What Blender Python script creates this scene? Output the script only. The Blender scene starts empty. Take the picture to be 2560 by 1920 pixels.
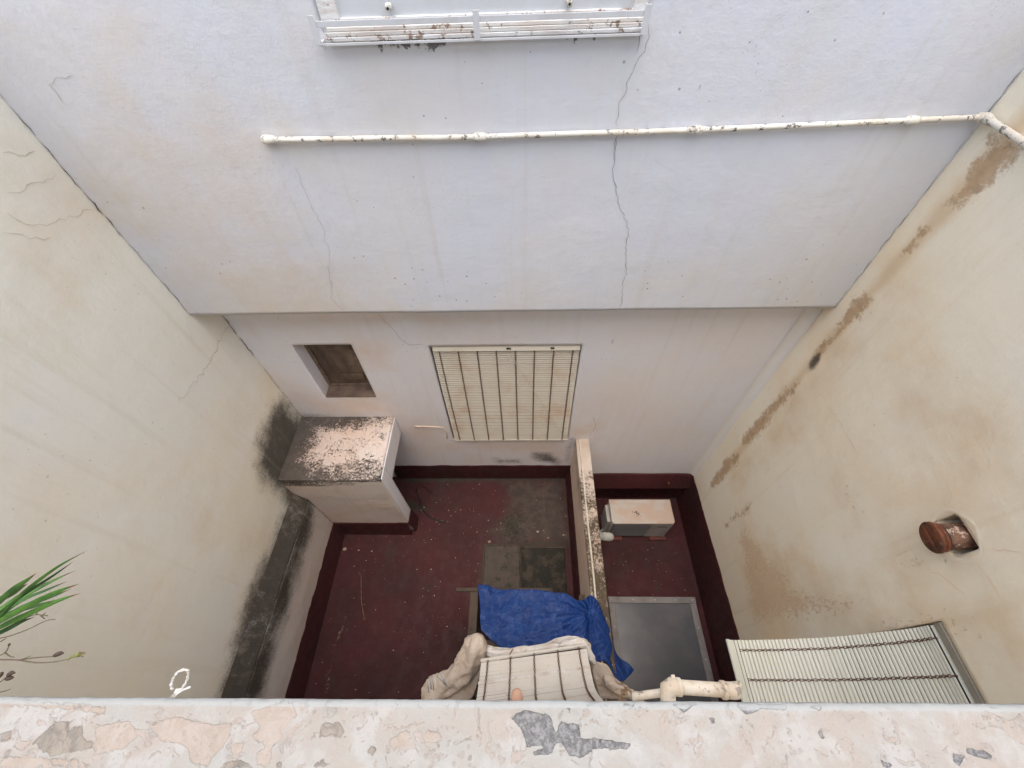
import bpy, bmesh, math, random
import numpy as np
from mathutils import Vector, Matrix, noise
R = math.radians
rnd = random.Random(7)
sc = bpy.context.scene
col = sc.collection

# ------------------------------------------------------------------ camera
cam_data = bpy.data.cameras.new('camera')
cam = bpy.data.objects.new('camera', cam_data); col.objects.link(cam)
pitch, roll, yaw = 0.914987, -0.040388, -0.042658
_f = Vector((math.sin(yaw)*math.cos(pitch), math.cos(yaw)*math.cos(pitch), -math.sin(pitch)))
_r = Vector((math.cos(yaw), -math.sin(yaw), 0)); _u = _r.cross(_f)
_c, _s = math.cos(roll), math.sin(roll)
_r2 = _r*_c + _u*_s; _u2 = _u*_c - _r*_s
M = Matrix((( _r2.x, _u2.x, -_f.x, 0), (_r2.y, _u2.y, -_f.y, 0), (_r2.z, _u2.z, -_f.z, 5.8), (0, 0, 0, 1)))
cam.matrix_world = M
cam_data.sensor_width = 36; cam_data.lens = 14.518; cam_data.clip_start = 0.02; cam_data.clip_end = 500
sc.camera = cam

# ------------------------------------------------------------------ light
world = bpy.data.worlds.new('World'); sc.world = world; world.use_nodes = True
wn = world.node_tree.nodes; wl = world.node_tree.links; wn.clear()
sky = wn.new('ShaderNodeTexSky'); sky.sky_type = 'NISHITA'; sky.sun_disc = False
sky.sun_elevation = R(82); sky.sun_rotation = R(180); sky.air_density = 1.0; sky.dust_density = 4.0; sky.ozone_density = 1.0
bg = wn.new('ShaderNodeBackground'); bg.inputs['Strength'].default_value = 0.15
wo = wn.new('ShaderNodeOutputWorld')
wl.new(sky.outputs[0], bg.inputs[0]); wl.new(bg.outputs[0], wo.inputs[0])
sd = bpy.data.lights.new('sun', 'SUN'); sd.energy = 1.4; sd.angle = R(110); sd.color = (1, .965, .91)
sun = bpy.data.objects.new('sun', sd); col.objects.link(sun)
_el, _az = R(82), R(180)      # azimuth clockwise from +Y
_d = Vector((math.sin(_az)*math.cos(_el), math.cos(_az)*math.cos(_el), math.sin(_el)))
sun.rotation_euler = _d.to_track_quat('Z', 'Y').to_euler()
sc.view_settings.view_transform = 'Standard'; sc.view_settings.look = 'None'
sc.view_settings.exposure = 1.16; sc.view_settings.gamma = 1; sc.view_settings.use_curve_mapping = False
sc.cycles.max_bounces = 9; sc.cycles.diffuse_bounces = 8; sc.cycles.glossy_bounces = 3

# ------------------------------------------------------------------ measured outlines (metres, world)
D_cracks_upper=[[(0.587,2.483,5.366),(0.585,2.483,5.356)],[(0.592,2.483,5.287),(0.597,2.483,5.237),(0.591,2.483,5.192),(0.555,2.482,5.138),(0.542,2.482,5.082),(0.53,2.482,5.014),(0.517,2.481,4.97),(0.517,2.481,4.914),(0.519,2.481,4.857)],[(0.552,2.482,5.26),(0.555,2.482,5.216),(0.556,2.482,5.178)],[(0.526,2.482,4.822),(0.523,2.482,4.75),(0.541,2.482,4.594),(0.581,2.483,4.509),(0.602,2.483,4.434),(0.667,2.484,4.324),(0.704,2.485,4.24),(0.72,2.485,4.081),(0.756,2.486,3.925),(0.758,2.486,3.757),(0.778,2.486,3.549)],[(0.538,2.482,4.826),(0.525,2.482,4.776),(0.541,2.482,4.685)],[(-1.316,2.449,4.699),(-1.309,2.45,4.621),(-1.323,2.449,4.542),(-1.318,2.449,4.458),(-1.312,2.45,4.369),(-1.293,2.45,4.291),(-1.325,2.449,4.228),(-1.319,2.449,4.126),(-1.396,2.448,3.984),(-1.423,2.448,3.869),(-1.469,2.447,3.704),(-1.415,2.448,3.567)],[(-2.21,2.434,5.166),(-2.258,2.433,5.161),(-2.299,2.432,5.167),(-2.359,2.431,5.129),(-2.367,2.431,5.087),(-2.377,2.431,5.054)]]
D_cracks_back=[[(-1.26,2.689,3.325),(-1.251,2.689,3.268),(-1.211,2.689,3.192),(-1.156,2.689,3.114),(-1.161,2.689,3.044),(-1.128,2.689,2.97),(-1.071,2.689,2.936),(-0.93,2.689,2.927)],[(0.847,2.689,1.654),(0.884,2.689,1.46),(0.864,2.689,1.3),(0.848,2.689,1.229)]]
D_cracks_left=[[(-2.664,2.2,4.914),(-2.664,2.267,4.874),(-2.664,2.359,4.846)],[(-2.664,2.058,4.784),(-2.664,2.116,4.748),(-2.664,2.206,4.743),(-2.664,2.356,4.712)],[(-2.664,1.972,4.708),(-2.664,2.009,4.63),(-2.664,2.083,4.572),(-2.664,2.235,4.535),(-2.664,2.405,4.494)],[(-2.664,1.876,4.657),(-2.664,1.941,4.602),(-2.664,2.011,4.531),(-2.664,2.053,4.51)]]
D_cracks_right=[[(2.498,2.084,2.94),(2.498,1.969,2.945),(2.498,1.807,2.967),(2.498,1.656,2.987),(2.498,1.489,2.986)],[(2.498,0.665,3.346),(2.498,0.596,3.338),(2.498,0.549,3.354),(2.498,0.5,3.35),(2.498,0.447,3.342)],[(2.498,0.665,3.027),(2.498,0.631,3.068),(2.498,0.588,3.104),(2.498,0.544,3.126),(2.498,0.513,3.151),(2.498,0.479,3.154)],[(2.498,0.669,3.456),(2.498,0.647,3.514),(2.498,0.616,3.588)]]
D_flake_right=[[(2.498,2.423,4.797),(2.498,2.371,4.826),(2.498,2.223,4.837),(2.498,2.183,4.782),(2.498,2.205,4.696),(2.498,2.203,4.626),(2.498,2.25,4.525),(2.498,2.295,4.444),(2.498,2.373,4.405),(2.498,2.361,4.495),(2.498,2.358,4.585),(2.498,2.396,4.66),(2.498,2.385,4.736)],[(2.498,2.323,4.352),(2.498,2.37,4.295),(2.498,2.369,4.225),(2.498,2.365,4.103),(2.498,2.336,4.11),(2.498,2.323,4.189),(2.498,2.331,4.238),(2.498,2.266,4.308)],[(2.498,2.415,3.766),(2.498,2.299,3.786),(2.498,2.274,3.598),(2.498,2.309,3.42),(2.498,2.338,3.213),(2.498,2.3,3.11),(2.498,2.367,3.033),(2.498,2.4,3.188),(2.498,2.378,3.407),(2.498,2.435,3.603)],[(2.498,2.321,2.815),(2.498,2.379,2.709),(2.498,2.402,2.435),(2.498,2.41,2.112),(2.498,2.428,1.635),(2.498,2.35,1.574),(2.498,2.273,1.687),(2.498,2.265,2.047),(2.498,2.304,2.313),(2.498,2.284,2.634),(2.498,2.275,2.779)],[(2.498,2.294,1.47),(2.498,2.398,1.164),(2.498,2.398,0.802),(2.498,2.298,0.484),(2.498,2.233,0.633),(2.498,2.23,1.032),(2.498,2.238,1.364)],[(2.498,1.754,1.333),(2.498,1.781,1.066),(2.498,1.786,0.612),(2.498,1.723,0.561),(2.498,1.734,0.84),(2.498,1.686,1.05),(2.498,1.69,1.31)]]
D_dark_right=[[(2.498,2.36,3.163),(2.498,2.387,3.078),(2.498,2.366,2.987),(2.498,2.334,2.952),(2.498,2.284,2.998),(2.498,2.299,3.108)]]
D_warm_right=[[(2.498,1.686,1.05),(2.498,1.431,1.24),(2.498,1.218,1.368),(2.498,1.018,1.601),(2.498,0.898,1.546),(2.498,0.791,1.895),(2.498,0.698,2.211),(2.498,0.66,2.553),(2.498,0.521,2.205),(2.498,0.577,1.295),(2.498,0.671,0.535),(2.498,1.087,0.637),(2.498,1.405,0.769),(2.498,1.575,0.779)],[(2.498,1.376,2.741),(2.498,1.242,2.768),(2.498,1.122,2.822),(2.498,1.047,2.855),(2.498,1.113,2.667),(2.498,1.264,2.626),(2.498,1.395,2.615)],[(2.498,0.884,2.9),(2.498,0.731,3.062),(2.498,0.629,3.017),(2.498,0.692,2.79),(2.498,0.769,2.81)],[(2.498,0.96,3.357),(2.498,0.885,3.452),(2.498,0.776,3.451),(2.498,0.691,3.385),(2.498,0.678,3.169),(2.498,0.742,3.018),(2.498,0.931,3.183)],[(2.498,1.688,3.527),(2.498,1.307,3.918),(2.498,1.093,3.959),(2.498,0.95,3.766),(2.498,1.118,3.633),(2.498,1.365,3.504),(2.498,1.601,3.397)],[(2.498,0.531,2.336),(2.498,0.48,2.984),(2.498,0.318,3.225),(2.498,0.333,2.7),(2.498,0.393,2.105)],[(2.498,2.162,1.178),(2.498,2.25,1.554),(2.498,2.296,2.939),(2.498,2.3,3.789),(2.498,2.237,3.955),(2.498,2.12,3.183),(2.498,2.052,1.831)]]
D_moss_left=[[(-2.664,2.662,2.164),(-2.664,2.338,2.253),(-2.664,2.015,2.204),(-2.664,1.837,2.091),(-2.664,1.745,1.895),(-2.664,1.773,1.496),(-2.664,1.683,1.353),(-2.664,1.333,1.36),(-2.664,0.936,1.454),(-2.664,0.654,1.473),(-2.664,0.323,1.401),(-2.664,0.001,1.354),(-2.664,0.003,0.982),(-2.664,0.503,0.961),(-2.664,1.311,1.048),(-2.664,1.829,1.105),(-2.664,2.048,1.091),(-2.664,2.334,1.425),(-2.664,2.697,1.514)]]
D_moss_plinth=[[(-2.556,1.814,1.396),(-2.556,1.901,0.988),(-2.556,1.767,1.133),(-2.556,1.344,1.097),(-2.556,0.914,1.08),(-2.556,0.517,1.012),(-2.556,0.152,0.949),(-2.556,0.004,1.033),(-2.556,-0,1.623),(-2.556,0.755,1.709),(-2.556,1.552,1.7)]]
D_warm_left=[[(-2.664,2.761,2.433),(-2.664,2.24,2.515),(-2.664,1.853,2.413),(-2.664,1.579,2.17),(-2.664,1.537,1.738),(-2.664,1.036,1.686),(-2.664,0.503,1.701),(-2.664,-0.001,1.563),(-2.664,0.002,1.124),(-2.664,1.073,1.117),(-2.664,1.981,1.8)],[(-2.664,2.253,4.954),(-2.664,2.861,4.845),(-2.664,2.642,4.457),(-2.664,1.863,4.252),(-2.664,1.498,4.381)],[(-2.664,1.291,2.832),(-2.664,1.426,2.522),(-2.664,1.028,2.369),(-2.664,0.997,2.731)],[(-2.664,0.646,2.957),(-2.664,0.676,2.83),(-2.664,0.378,2.68),(-2.664,0.304,2.801)],[(-2.664,2.065,4.697),(-2.664,2.315,4.624),(-2.664,2.285,4.419),(-2.664,2.034,4.495),(-2.664,1.973,4.627)]]
D_warm_back=[[(-2.644,2.689,2.265),(-2.247,2.689,2.058),(-1.619,2.689,2.052),(-1.37,2.689,1.66),(-1.024,2.689,1.28),(-1.043,2.689,0.929),(-1.714,2.689,1.284),(-1.599,2.689,1.721),(-2.644,2.689,1.788)],[(-1.603,2.689,2.939),(-1.289,2.689,2.897),(-1.305,2.689,2.572),(-1.526,2.689,2.531)],[(-0.985,2.689,1.073),(-0.525,2.689,1.071),(-0.561,2.689,0.618),(-1.443,2.689,0.931)],[(-0.855,2.689,1.067),(0.607,2.689,1.058),(0.634,2.689,0.742),(-0.949,2.689,0.749)],[(0.602,2.689,1.394),(0.911,2.689,1.482),(0.959,2.689,1.131),(0.627,2.689,1.108)],[(-2.481,2.689,3.367),(-0.368,2.689,3.335),(-0.377,2.689,3.239),(-2.535,2.689,3.27)]]
D_moss_back=[[(-0.401,2.689,0.605),(-0.052,2.689,0.546),(-0.025,2.689,0.427),(-0.382,2.689,0.458)],[(0.108,2.689,0.772),(0.37,2.689,0.771),(0.545,2.689,0.514),(0.528,2.689,0.364),(0.276,2.689,0.456),(0.097,2.689,0.632)],[(0.597,2.689,0.455),(0.597,2.689,0.877),(0.638,2.689,1.133),(0.655,2.689,1.083),(0.634,2.689,0.742),(0.638,2.689,0.454)],[(-2.709,2.689,1.788),(-2.621,2.689,1.729),(-2.258,2.689,1.697),(-2.456,2.689,1.609),(-2.725,2.689,1.641),(-2.694,2.689,2.063)]]
D_dark_upper=[[(-0.745,2.459,5.272),(-0.587,2.462,5.268),(-0.592,2.462,5.249),(-0.637,2.461,5.22),(-0.653,2.461,5.232),(-0.704,2.46,5.252)],[(-0.568,2.463,5.269),(-0.475,2.464,5.265),(-0.462,2.464,5.238),(-0.522,2.463,5.225),(-0.574,2.462,5.226)],[(-0.494,2.464,5.267),(-0.223,2.469,5.269),(-0.252,2.468,5.252),(-0.387,2.466,5.236),(-0.411,2.465,5.203),(-0.44,2.465,5.204),(-0.444,2.465,5.234)],[(0.235,2.477,5.239),(0.29,2.478,5.245),(0.264,2.477,5.223)],[(0.288,2.477,5.263),(0.362,2.479,5.265),(0.356,2.479,5.239),(0.328,2.478,5.244)]]
D_warm_upper=[[(-1.842,2.44,4.081),(-1.17,2.452,4.136),(-0.871,2.457,3.423),(-2.164,2.435,2.072),(-2.463,2.43,2.875)],[(-1.759,2.442,3.734),(-1.434,2.447,3.659),(-1.419,2.448,3.556),(-2.269,2.433,3.575),(-2.654,2.426,3.578),(-2.488,2.429,3.646)],[(-2.619,2.427,3.701),(2.427,2.515,3.617),(2.499,2.516,3.496),(-2.701,2.425,3.577)],[(-2.019,2.437,4.61),(-1.445,2.447,4.852),(-1.584,2.445,4.073),(-2.012,2.437,3.752),(-2.229,2.434,4.092)],[(-0.979,2.455,5.274),(-0.85,2.458,5.267),(-0.84,2.458,5.245),(-0.94,2.456,5.255)],[(-1.411,2.448,4.889),(-1.271,2.45,4.885),(-1.287,2.45,4.825),(-1.409,2.448,4.829)]]
D_dirt_floor=[[(-0.318,2.652,0),(0.656,2.652,0),(0.652,1.707,-0),(-0.072,1.704,0),(-0.459,1.859,0),(-0.207,2.257,0)],[(-0.429,1.581,0),(-0.384,2.007,0),(-0.202,2.117,0),(0.708,2.118,0),(0.689,1.699,0),(0.555,1.67,0),(-0.314,1.695,0)],[(-0.567,1.694,0),(0.557,1.698,0),(0.518,1.108,0),(-0.579,1.152,0)]]
D_moss_floor=[[(-0.217,2.085,0),(-0.078,2.054,0),(-0.063,1.769,0),(-0.167,1.768,0),(-0.26,1.916,0)],[(-0.326,1.734,0),(0.625,1.768,0),(0.585,1.646,0),(-0.577,1.672,0)],[(-1.847,2.406,0),(-1.348,2.209,0),(-1.214,2.146,0),(-1.716,2.145,0)],[(-1.947,2.924,0),(0.694,2.704,0),(0.688,2.615,0),(-1.815,2.579,0)]]
D_streak_floor=[[(-2.254,0.82,0),(-2.203,0.836,0),(-2.223,0.634,0),(-2.263,0.455,0),(-2.244,0.201,0),(-2.216,0.041,0),(-2.282,0.04,0),(-2.298,0.269,0),(-2.297,0.513,0)],[(-2.242,1.489,0),(-2.198,1.471,0),(-2.144,1.203,0),(-2.168,1.22,0)],[(-2.659,1.894,0),(-1.635,1.907,0),(-1.626,1.857,0),(-2.637,1.814,0)]]
D_white_floor=[(0.193,1.868,0),(0.558,1.822,0),(-0.472,1.731,0),(0.34,1.784,0),(-2.444,1.624,0),(-2.251,1.611,0),(-2.069,1.598,0)]
D_grey_par=[[(-0.02,-0.019,5),(-0.001,-0.01,5),(0.037,-0.016,5),(0.045,-0.039,5),(0.053,-0.023,5),(0.081,-0.028,5),(0.081,-0.042,5),(0.112,-0.042,5),(0.155,-0.048,5),(0.147,-0.053,5),(0.104,-0.052,5),(0.085,-0.063,5),(0.067,-0.062,5),(0.047,-0.043,5),(0.038,-0.061,5),(0.013,-0.061,5),(0.012,-0.057,5),(0.028,-0.054,5),(0.026,-0.05,5),(0.003,-0.052,5),(-0.005,-0.034,5)],[(0.321,0.001,5),(0.395,0,5),(0.391,-0.006,5),(0.356,-0.005,5),(0.339,-0.011,5),(0.329,-0.01,5)],[(0.223,-0,5),(0.261,-0,5),(0.24,-0.01,5),(0.23,-0.005,5)],[(0.428,-0,5),(0.448,-0.001,5),(0.441,-0.008,5)],[(0.06,-0.008,5),(0.07,-0.006,5),(0.067,-0.015,5)],[(0.429,-0.028,5),(0.436,-0.028,5),(0.434,-0.038,5),(0.428,-0.035,5)],[(0.629,-0.047,5),(0.653,-0.048,5),(0.667,-0.054,5),(0.656,-0.058,5),(0.628,-0.053,5)],[(0.608,-0.052,5),(0.623,-0.056,5),(0.608,-0.064,5),(0.602,-0.06,5)],[(0.503,-0.059,5),(0.517,-0.066,5),(0.513,-0.069,5),(0.504,-0.067,5)],[(0.275,-0.017,5),(0.284,-0.017,5),(0.279,-0.023,5)],[(0.148,-0.002,5),(0.168,-0.001,5),(0.162,-0.005,5)]]
D_brown_par=[[(-0.744,-0.058,5),(-0.717,-0.031,5),(-0.698,-0.032,5),(-0.694,-0.043,5),(-0.677,-0.036,5),(-0.664,-0.05,5),(-0.635,-0.057,5),(-0.641,-0.063,5),(-0.699,-0.072,5)],[(-0.796,-0.047,5),(-0.781,-0.042,5),(-0.774,-0.052,5),(-0.787,-0.058,5)],[(-0.442,-0.078,5),(-0.414,-0.071,5),(-0.393,-0.08,5),(-0.441,-0.081,5)],[(-0.367,-0.079,5),(-0.356,-0.072,5),(-0.35,-0.08,5)],[(-0.306,-0.078,5),(-0.294,-0.068,5),(-0.28,-0.075,5),(-0.296,-0.079,5)],[(-0.23,-0.057,5),(-0.22,-0.055,5),(-0.222,-0.063,5),(-0.229,-0.062,5)],[(-0.304,-0.027,5),(-0.283,-0.027,5),(-0.261,-0.046,5),(-0.289,-0.043,5),(-0.306,-0.046,5),(-0.311,-0.038,5)]]
D_peach_par=[[(-0.42,-0.015,5),(-0.358,-0.004,5),(-0.349,-0.02,5),(-0.362,-0.034,5),(-0.361,-0.047,5),(-0.375,-0.057,5),(-0.371,-0.077,5),(-0.388,-0.078,5),(-0.395,-0.068,5),(-0.389,-0.058,5),(-0.409,-0.045,5),(-0.398,-0.034,5),(-0.414,-0.029,5)],[(-0.579,-0.031,5),(-0.535,-0.025,5),(-0.495,-0.032,5),(-0.445,-0.032,5),(-0.442,-0.048,5),(-0.45,-0.061,5),(-0.464,-0.081,5),(-0.483,-0.079,5),(-0.503,-0.059,5),(-0.545,-0.052,5)],[(-0.44,-0.056,5),(-0.415,-0.051,5),(-0.415,-0.06,5),(-0.421,-0.068,5)],[(-0.201,-0.047,5),(-0.179,-0.038,5),(-0.169,-0.035,5),(-0.164,-0.042,5),(-0.179,-0.055,5),(-0.196,-0.055,5)],[(-0.151,-0.036,5),(-0.123,-0.039,5),(-0.122,-0.05,5),(-0.15,-0.047,5)],[(-0.829,-0.005,5),(-0.652,-0.012,5),(-0.645,-0.023,5),(-0.707,-0.018,5),(-0.822,-0.014,5)],[(-0.654,-0.037,5),(-0.605,-0.028,5),(-0.582,-0.044,5),(-0.592,-0.063,5),(-0.636,-0.071,5)],[(-0.775,-0.073,5),(-0.655,-0.074,5),(-0.628,-0.083,5),(-0.766,-0.085,5)]]
D_blind_small_reveal=[(-2.214,2.846,2.758)]
D_rblind=[(2.498,0.4,2.838),(2.503,0.4,2.719),(2.479,0.4,2.611),(2.424,0.4,2.47),(2.269,0.4,2.203),(2.015,0.4,2.04),(1.7,0.4,1.954),(1.591,0.4,1.976)]
D_rblind_near=[(1.572,0.031,1.976)]
D_tarp=[[(-0.486,0.964,1.1),(-0.449,0.76,1.1),(-0.442,0.634,1.1),(-0.426,0.545,1.1)],[(-0.335,0.942,1.1),(-0.306,0.761,1.1),(-0.3,0.598,1.1),(-0.294,0.447,1.1)],[(-0.176,0.916,1.09),(-0.162,0.744,1.09),(-0.154,0.563,1.09),(-0.156,0.384,1.09)],[(0.117,0.911,1.09),(0.113,0.746,1.09),(0.119,0.565,1.09),(0.126,0.42,1.09)],[(0.393,0.873,1.11),(0.406,0.735,1.11),(0.397,0.602,1.11),(0.422,0.496,1.11)],[(0.571,0.802,1.15),(0.584,0.711,1.15),(0.583,0.579,1.15),(0.568,0.482,1.15)],[(0.653,0.827,1.21),(0.643,0.73,1.21),(0.627,0.572,1.21),(0.633,0.431,1.21)],[(0.723,0.807,1.2),(0.714,0.685,1.2),(0.703,0.502,1.2),(0.613,0.371,1.2)],[(0.764,0.709,1.17),(0.779,0.578,1.17),(0.77,0.427,1.17),(0.656,0.314,1.17)],[(0.846,0.523,1.1),(0.817,0.43,1.14),(0.761,0.35,1.165),(0.694,0.298,1.17)],[(0.894,0.372,1),(0.868,0.332,1.06),(0.812,0.298,1.12),(0.767,0.278,1.165)],[(1.049,0.243,0.93),(0.985,0.193,0.98),(0.934,0.161,1.06),(0.854,0.13,1.12)]]
D_canvas_left=[(-0.358,0.411,1.964),(-0.396,0.334,1.906),(-0.448,0.24,1.835),(-0.523,0.163,1.778),(-0.634,0.097,1.731),(-0.734,0.043,1.693),(-0.809,-0.008,1.657)]
D_canvas_right=[(0.281,0.359,1.966),(0.361,0.383,1.982),(0.434,0.384,1.98),(0.492,0.338,1.943),(0.553,0.252,1.875),(0.625,0.161,1.802),(0.734,0.087,1.742),(0.843,0.053,1.713),(0.933,0.02,1.684)]
D_canvas_mid=[(-0.325,0.335,1.904),(-0.252,0.306,1.88),(-0.159,0.301,1.873),(-0.048,0.32,1.884),(0.063,0.327,1.886),(0.174,0.346,1.896),(0.285,0.359,1.903)]
D_flapR=[[(0.52,0.318,1.863),(0.554,0.263,1.82),(0.658,0.237,1.797),(0.744,0.114,1.699)],[(0.536,0.215,1.784),(0.588,0.16,1.74),(0.674,0.134,1.717),(0.822,0.108,1.692)],[(0.604,0.016,1.629),(0.656,0.017,1.628),(0.717,0.021,1.629),(0.864,0.039,1.638)]]
D_flapM=[[(-0.316,0.355,1.857),(-0.132,0.329,1.831),(0,0.352,1.844),(0.176,0.375,1.855),(0.353,0.425,1.888),(0.476,0.406,1.869),(0.537,0.364,1.836)],[(-0.317,0.3,1.814),(-0.132,0.301,1.809),(-0,0.317,1.817),(0.176,0.34,1.828),(0.352,0.369,1.846),(0.475,0.364,1.837),(0.545,0.323,1.803)],[(-0.335,0.237,1.766),(-0.132,0.274,1.788),(-0,0.289,1.795),(0.176,0.312,1.807),(0.352,0.335,1.819),(0.484,0.357,1.832),(0.563,0.267,1.76)]]
D_flapL=[[(-0.33,0.24,1.831),(-0.382,0.198,1.801),(-0.452,0.142,1.76),(-0.609,0.072,1.712),(-0.817,0.015,1.674)],[(-0.348,0.205,1.805),(-0.383,0.136,1.753),(-0.479,0.073,1.708),(-0.583,0.058,1.7),(-0.748,0.012,1.67)],[(-0.365,0.15,1.764),(-0.396,0.067,1.701),(-0.436,0.005,1.654),(-0.54,-0.003,1.652),(-0.653,-0.004,1.654)]]
D_awn_bar=[(-0.334,0.245,1.962),(0.474,0.347,2.014)]
D_pvc_fat=[(0.428,0.039,4.302),(0.614,0.031,4.29)]
D_pvc_thin=[(0.324,0.015,4.224),(0.429,0.027,4.23),(0.653,0.046,4.237)]
D_ring=[(-0.58,0.009,4.968),(-0.581,0.016,4.974),(-0.577,0.025,4.98),(-0.569,0.033,4.986),(-0.556,0.035,4.987),(-0.554,0.026,4.98),(-0.562,0.013,4.97),(-0.571,0.007,4.966),(-0.578,0.002,4.962),(-0.584,-0.004,4.958)]
D_ring2=[(-0.546,0.013,4.976),(-0.56,0.008,4.973),(-0.572,-0,4.967),(-0.578,-0.007,4.962)]
D_ties=[[(-0.73,0.121,2.005),(-0.719,0.047,1.948)],[(-0.693,0.141,2.019),(-0.682,0.06,1.957)],[(-0.706,0.134,2.015),(-0.702,0.066,1.962)],[(-0.653,0.147,2.023),(-0.596,0.093,1.98)],[(-0.632,0.164,2.035),(-0.584,0.084,1.972)]]
D_tip=[(-0.031,0.004,3.786),(-0.03,0.038,3.811)]
D_leaves=[([(-0.851,0.087,5.062),(-0.804,0.127,5.091),(-0.748,0.161,5.116),(-0.697,0.184,5.132)],0.00491719,),([(-0.864,0.096,5.057),(-0.816,0.127,5.079),(-0.764,0.154,5.098),(-0.728,0.174,5.112)],0.0045379,),([(-0.838,0.107,5.09),(-0.807,0.13,5.106),(-0.785,0.142,5.115),(-0.767,0.152,5.122)],0.00748415,),([(-0.877,0.104,5.051),(-0.817,0.131,5.069),(-0.775,0.149,5.082),(-0.738,0.163,5.092)],0.00598732,),([(-0.903,0.096,5.02),(-0.853,0.125,5.041),(-0.805,0.142,5.053),(-0.774,0.153,5.06)],0.0052152,),([(-0.851,0.087,5.062),(-0.793,0.113,5.08),(-0.748,0.131,5.092),(-0.71,0.142,5.099)],0.0075993,),([(-0.864,0.081,5.046),(-0.805,0.104,5.061),(-0.755,0.122,5.073),(-0.717,0.132,5.08)],0.00680686,),([(-0.89,0.088,5.026),(-0.841,0.114,5.045),(-0.787,0.131,5.056),(-0.756,0.141,5.063)],0.00654271,),([(-0.915,0.105,5.015),(-0.882,0.125,5.029),(-0.853,0.14,5.04),(-0.821,0.154,5.049)],0.008175,),([(-0.928,0.099,4.998),(-0.899,0.111,5.006),(-0.85,0.123,5.014),(-0.811,0.133,5.02)],0.00731483,),([(-0.877,0.075,5.029),(-0.849,0.087,5.036),(-0.826,0.096,5.043),(-0.805,0.102,5.047)],0.00598732,),([(-0.928,0.128,5.02),(-0.899,0.138,5.027),(-0.879,0.148,5.034),(-0.865,0.154,5.038)],0.00829014,),([(-0.909,0.108,5.024),(-0.871,0.126,5.036),(-0.835,0.143,5.048),(-0.808,0.152,5.054)],0.00716244,),([(-0.89,0.082,5.022),(-0.857,0.097,5.032),(-0.824,0.109,5.041),(-0.794,0.118,5.046)],0.00654271,)]
D_stems=[[(-0.847,0.07,5.049),(-0.824,0.074,5.051),(-0.793,0.083,5.057),(-0.764,0.094,5.065),(-0.749,0.096,5.066)],[(-0.847,0.044,5.029),(-0.811,0.044,5.028),(-0.782,0.041,5.024),(-0.753,0.042,5.024),(-0.729,0.046,5.026)],[(-0.807,0.044,5.028),(-0.784,0.047,5.029),(-0.753,0.049,5.03)],[(-0.873,0.048,5.008),(-0.854,0.055,5.013),(-0.846,0.067,5.022)],[(-0.841,0.089,5.051),(-0.816,0.096,5.055),(-0.794,0.103,5.06),(-0.772,0.102,5.059)],[(-0.792,0.103,5.06),(-0.79,0.106,5.062)],[(-0.784,0.102,5.059),(-0.778,0.098,5.055)],[(-0.782,0.102,5.059),(-0.777,0.106,5.061)],[(-0.856,0.013,4.993),(-0.844,0.02,4.998),(-0.837,0.024,5.001)],[(-0.838,0.067,5.046),(-0.828,0.071,5.049)],[(-0.856,0.055,5.012),(-0.847,0.05,5.008),(-0.84,0.049,5.007)],[(-0.858,0.002,4.985),(-0.844,0.004,4.986),(-0.835,0.007,4.987)],[(-0.805,0.044,5.028),(-0.79,0.049,5.031)]]
D_buds=[([(-0.754,0.049,5.03),(-0.749,0.051,5.031),(-0.742,0.053,5.032),(-0.736,0.053,5.032)],0.00715049,),([(-0.73,0.045,5.026),(-0.722,0.049,5.029),(-0.716,0.051,5.03),(-0.712,0.052,5.03)],0.00893812,),([(-0.843,0.019,4.997),(-0.836,0.021,4.998),(-0.828,0.022,4.999)],0.00680516,),([(-0.84,0.022,4.999),(-0.834,0.027,5.003),(-0.826,0.028,5.003)],0.00725883,),([(-0.853,0.02,4.998),(-0.85,0.026,5.002),(-0.847,0.028,5.004)],0.00635148,),([(-0.849,0.063,5.018),(-0.847,0.067,5.022)],0.00368359,)]
D_pistil=[(-0.713,0.052,5.03),(-0.701,0.053,5.031)]
D_wall_pipe=[(-1.377,2.448,4.855),(-0.226,2.469,4.837),(0.945,2.489,4.84),(2.176,2.51,4.857),(2.46,2.515,4.862)]
D_wall_pipe_r=[(2.498,2.5,4.854),(2.498,2.238,4.849)]
D_win_panel=[(-0.808,2.458,5.405),(-0.818,2.458,5.349),(0.505,2.481,5.353),(0.497,2.481,5.371)]
D_win_frame=[(-0.876,2.457,5.407),(-0.91,2.457,5.275),(0.558,2.482,5.264),(0.569,2.482,5.37)]
D_brack=[[(-0.934,2.456,5.363),(-0.93,2.456,5.269)],[(-0.196,2.469,5.353),(-0.199,2.469,5.268)],[(0.568,2.482,5.35),(0.556,2.482,5.263)]]
D_bolts=[(-0.584,2.462,5.383),(0.217,2.476,5.377)]
D_white_pipe=[(1.048,1.8,0.022),(1.24,1.8,0.004)]
D_patch=[[(-1.345,2.689,1.454),(-1.177,2.689,1.452),(-1.001,2.689,1.428)],[(-1.001,2.689,1.428),(-0.97,2.689,1.312),(-0.979,2.689,1.168)]]
D_hole_r=[(2.498,0.904,3.214),(2.498,0.885,3.412),(2.498,0.791,3.387),(2.498,0.712,3.387),(2.498,0.666,3.328),(2.498,0.696,3.214),(2.498,0.778,3.16)]
D_vent=[(2.498,0.92,3.18),(2.498,0.714,3.223),(2.498,0.842,3.403),(2.498,0.693,3.372)]
D_joint_left=[(-2.664,2.692,3.22),(-2.664,2.443,3.211),(-2.664,2.165,3.198),(-2.664,1.955,3.22),(-2.664,1.803,3.244)]
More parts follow.
